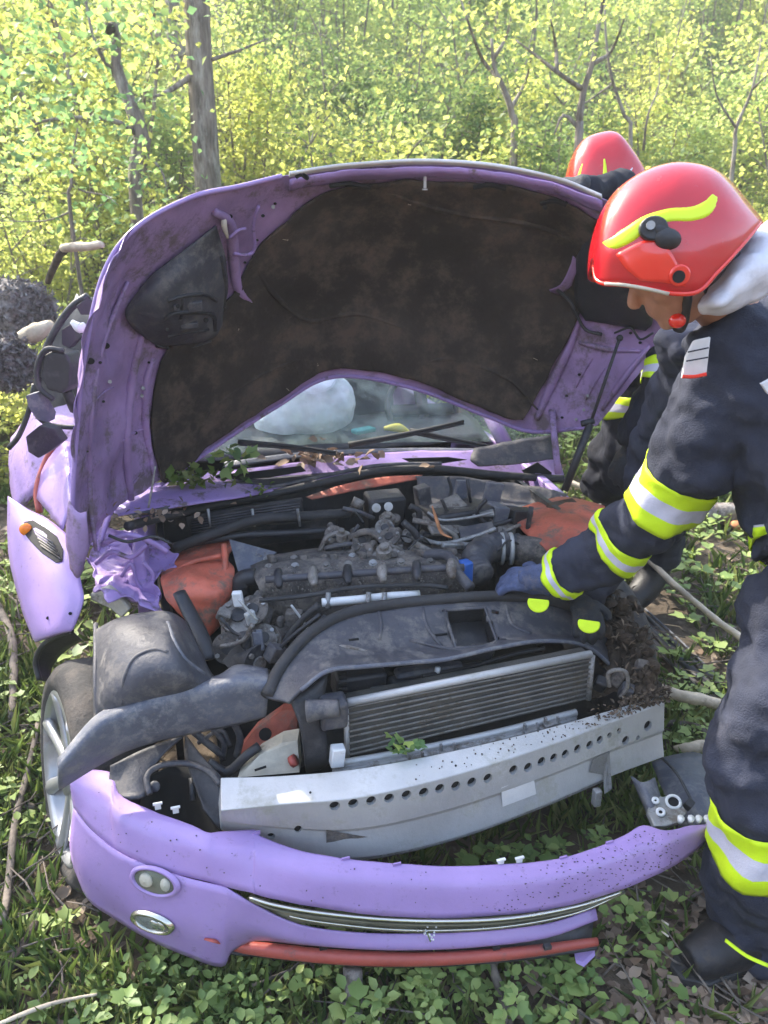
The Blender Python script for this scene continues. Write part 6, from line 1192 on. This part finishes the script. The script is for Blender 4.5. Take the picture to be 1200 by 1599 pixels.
# trousers and boots
L1_ = [PY(1330, 850, 1.54), PY(1260, 1000, 1.50), PY(1200, 1140, 1.42), PY(1186, 1300, 1.42), PY(1182, 1425, 1.44), PY(1180, 1470, 1.45)]; R1_ = [.155, .126, .108, .108, .104, .100]
L2_ = [PY(1350, 850, 1.60), PY(1300, 960, 1.86), PY(1290, 1120, 1.9), PY(1280, 1250, 1.95)]; R2_ = [.16, .13, .11, .10]
b = MB(); b.tube(L1_, R1_, seg=24, sub=6); b.tube(L2_, R2_, seg=20, sub=5); b.ell(PY(1345, 850, 1.56), (.19, .17, .16)); b.build('trousers', M['cloth'], p1, remesh=.009, disp=((TB, .065), (T1, .05), (T2, .010)))
band(p1, L1_, R1_, .54, .645, 'trouser_band', off=.007)
bt_ = MB(); ax = PY(1185, 1450, 1.45); z0 = .055
bt_.tube([V(ax.x, ax.y, .26), V(ax.x - .01, ax.y - .01, .14), V(ax.x - .04, ax.y - .02, .075), V(ax.x - .13, ax.y - .055, .068), V(ax.x - .215, ax.y - .085, .056)], [.078, .074, .072, .062, .044], seg=20, sub=5, flat=1)
bt_.ell(V(ax.x + .04, ax.y, .06), (.06, .055, .06)); bo = bt_.build('boot', M['boot'], p1, remesh=.008, disp=((T1, .008),))
b = MB(); sol = [(.09, .04), (.09, -.04), (.02, -.062), (-.08, -.09), (-.17, -.125), (-.235, -.11), (-.25, -.07), (-.22, -.025), (-.12, .02), (0, .05)]; b.prism([V(ax.x + x, ax.y + y, .002) for x, y in sol], V(0, 0, .028)); b.build('boot_sole', M['rub'], bo, bevel=.004)
for k in range(2): tubeo('lace', [PZ(1034, 1437 + k * 18, .10), PZ(1044, 1444 + k * 18, .11), PZ(1052, 1430 + k * 18, .12)][:2], .0025, M['cream'], bo)
tubeo('boot_piping', [PZ(1133, 1468, .16), PZ(1165, 1492, .14), PZ(1200, 1508, .13)], .006, M['yel'], p1, flat=.5)
ax2 = V(L2_[-1].x, L2_[-1].y, 0); b = MB(); b.tube([ax2 + V(0, 0, .75), ax2 + V(0, 0, .3), ax2 + V(-.01, 0, .12), ax2 + V(-.12, -.04, .055), ax2 + V(-.18, -.06, .05)], [.10, .085, .075, .058, .045], seg=18, sub=4); b.build('boot', M['boot'], p1, remesh=.01)
# ---------------------------------------------------------------- rear firefighter
p2 = empty('person', G_(1000, 935), 'firefighter behind the raised bonnet, only helmet, forearm on the bonnet edge and dark legs showing', 'person')
Y2 = 3.05
hh = [(-58, 62, 66, .02), (-55, 25, 70, .07), (-45, -5, 72, .10), (-28, -28, 74, .122), (0, -38, 76, .132), (20, -36, 70, .130), (38, -15, 50, .112), (52, 8, 38, .085), (64, 28, 34, .04), (66, 32, 34, .015)]
g = []
for dx, t, l, w_ in hh:
    r_ = []
    for k in range(15):
        a = math.pi * k / 14; s = math.sin(a) ** .85; y_ = Y2 - w_ * math.cos(a); py = 245 + l + (t - l) * s; bb_ = PY(943 + dx, py, Y2); r_.append(V(bb_.x, y_, bb_.z))
    g.append(r_)
HG2 = loft(g, 4, 3); b = MB(); b.grid(HG2); h2 = b.build('helmet', M['helm'], p2, smooth=True, solid=.006); HD2 = Drape([r[:22] for r in HG2])
for P_ in ([(904, 276), (906, 268), (910, 256)], [(945, 274), (945, 262), (944, 248)], [(975, 278), (982, 270), (988, 262)]): ribbon(P_, [3.5, 2.5, 1], M['stripe'] if P_[0][0] < 970 else M['flap'], h2, 'helmet_stripe', HD2)
hc2 = PY(943, 300, Y2); b = MB(); b.ell(hc2, (.085, .078, .11)); b.ell(hc2 + V(-.05, -.03, -.04), (.04, .05, .06)); b.tube([hc2, hc2 + V(.06, .02, -.16)], [.06, .06], seg=14)
b.tube([hc2 + V(.07, 0, -.2), PY(1010, 560, Y2)], [.10, .13]); b.ell(hc2 + V(-.095, -.03, -.03), (.018, .014, .02)); b.build('body', M['skin'], p2, remesh=.01)
tP2 = [hc2 + V(.05, .02, -.13), PY(985, 420, 3.05), PY(1010, 540, 3.06), PY(1020, 640, 3.08), PY(1015, 700, 3.1)]; tR2 = [.08, .20, .21, .20, .19]
fa = [PY(1010, 350, 2.95), PY(965, 300, 2.72), PY(930, 290, 2.60), PY(905, 282, 2.58)]; ra = [.10, .06, .045, .035]
fb = [PY(1040, 430, 2.85), PY(1045, 520, 2.72), PY(1040, 590, 2.62), PY(1010, 650, 2.60), PY(985, 700, 2.64)]; rb_ = [.11, .095, .088, .080, .06]
b = MB(); b.tube(tP2, tR2, seg=22, sub=6); b.tube(fa, ra, seg=18, sub=5); b.tube(fb, rb_, seg=20, sub=6)
b.build('jacket', M['cloth2'], p2, remesh=.012, disp=((TB, .10), (T1, .05)))
band(p2, fb, rb_, .44, .56, off=.007); band(p2, tP2, tR2, .62, .72, 'jacket_band', off=.009, folds=(.10, .05))
hand(PY(908, 286, 2.56), V(-1, -.1, -.15), V(0, -.4, 1), .2, .5, 'gloved_hand', 'glove2', p2, rem=.006); hand(PY(985, 700, 2.64), V(-.4, -.2, -1), V(-.5, -.6, .3), .2, .5, 'gloved_hand', 'glove2', p2, rem=.006)
A1 = G_(1000, 925, .1); A2 = G_(945, 800, .1)
l1 = [PY(1030, 680, 3.1), PY(1030, 780, 3.1), A1 + V(.06, .02, .16), A1 + V(.02, 0, .03)]; l2 = [PY(985, 680, 3.15), PY(955, 740, 3.25), A2 + V(0, .1, .15), A2 + V(0, .1, .02)]
b = MB(); b.tube(l1[:3], [.15, .115, .095], seg=20, sub=6); b.tube(l2[:3], [.14, .11, .09], seg=20, sub=6); b.ell(PY(1010, 690, 3.12), (.19, .17, .16)); b.build('trousers', M['cloth2'], p2, remesh=.012, disp=((TB, .10), (T1, .05)))
for a_, sg_ in ((A1, 1), (A2, 1)):
    b = MB(); b.tube([a_ + V(.07, .03, .30), a_ + V(.06, .02, .12), a_ + V(0, -.03, .02), a_ + V(-.10, -.08, -.03), a_ + V(-.15, -.10, -.035)], [.085, .075, .065, .055, .045], seg=18, sub=5); b.build('boot', M['boot'], p2, remesh=.01)

# ---------------------------------------------------------------- thin hazy air
hz = bpy.data.materials.new('haze'); hz.use_nodes = True; n = hz.node_tree.nodes; n.remove(n['Principled BSDF'])
pv = n.new('ShaderNodeVolumePrincipled'); pv.inputs['Density'].default_value = .005; pv.inputs['Color'].default_value = (.93, .96, .90, 1); hz.node_tree.links.new(pv.outputs[0], n['Material Output'].inputs['Volume'])
b = MB(); b.box((0, 10, 12.5), (140, 130, 31)); tag(b.build('haze', hz), 'thin hazy air among the trees', 'haze', kind='stuff')
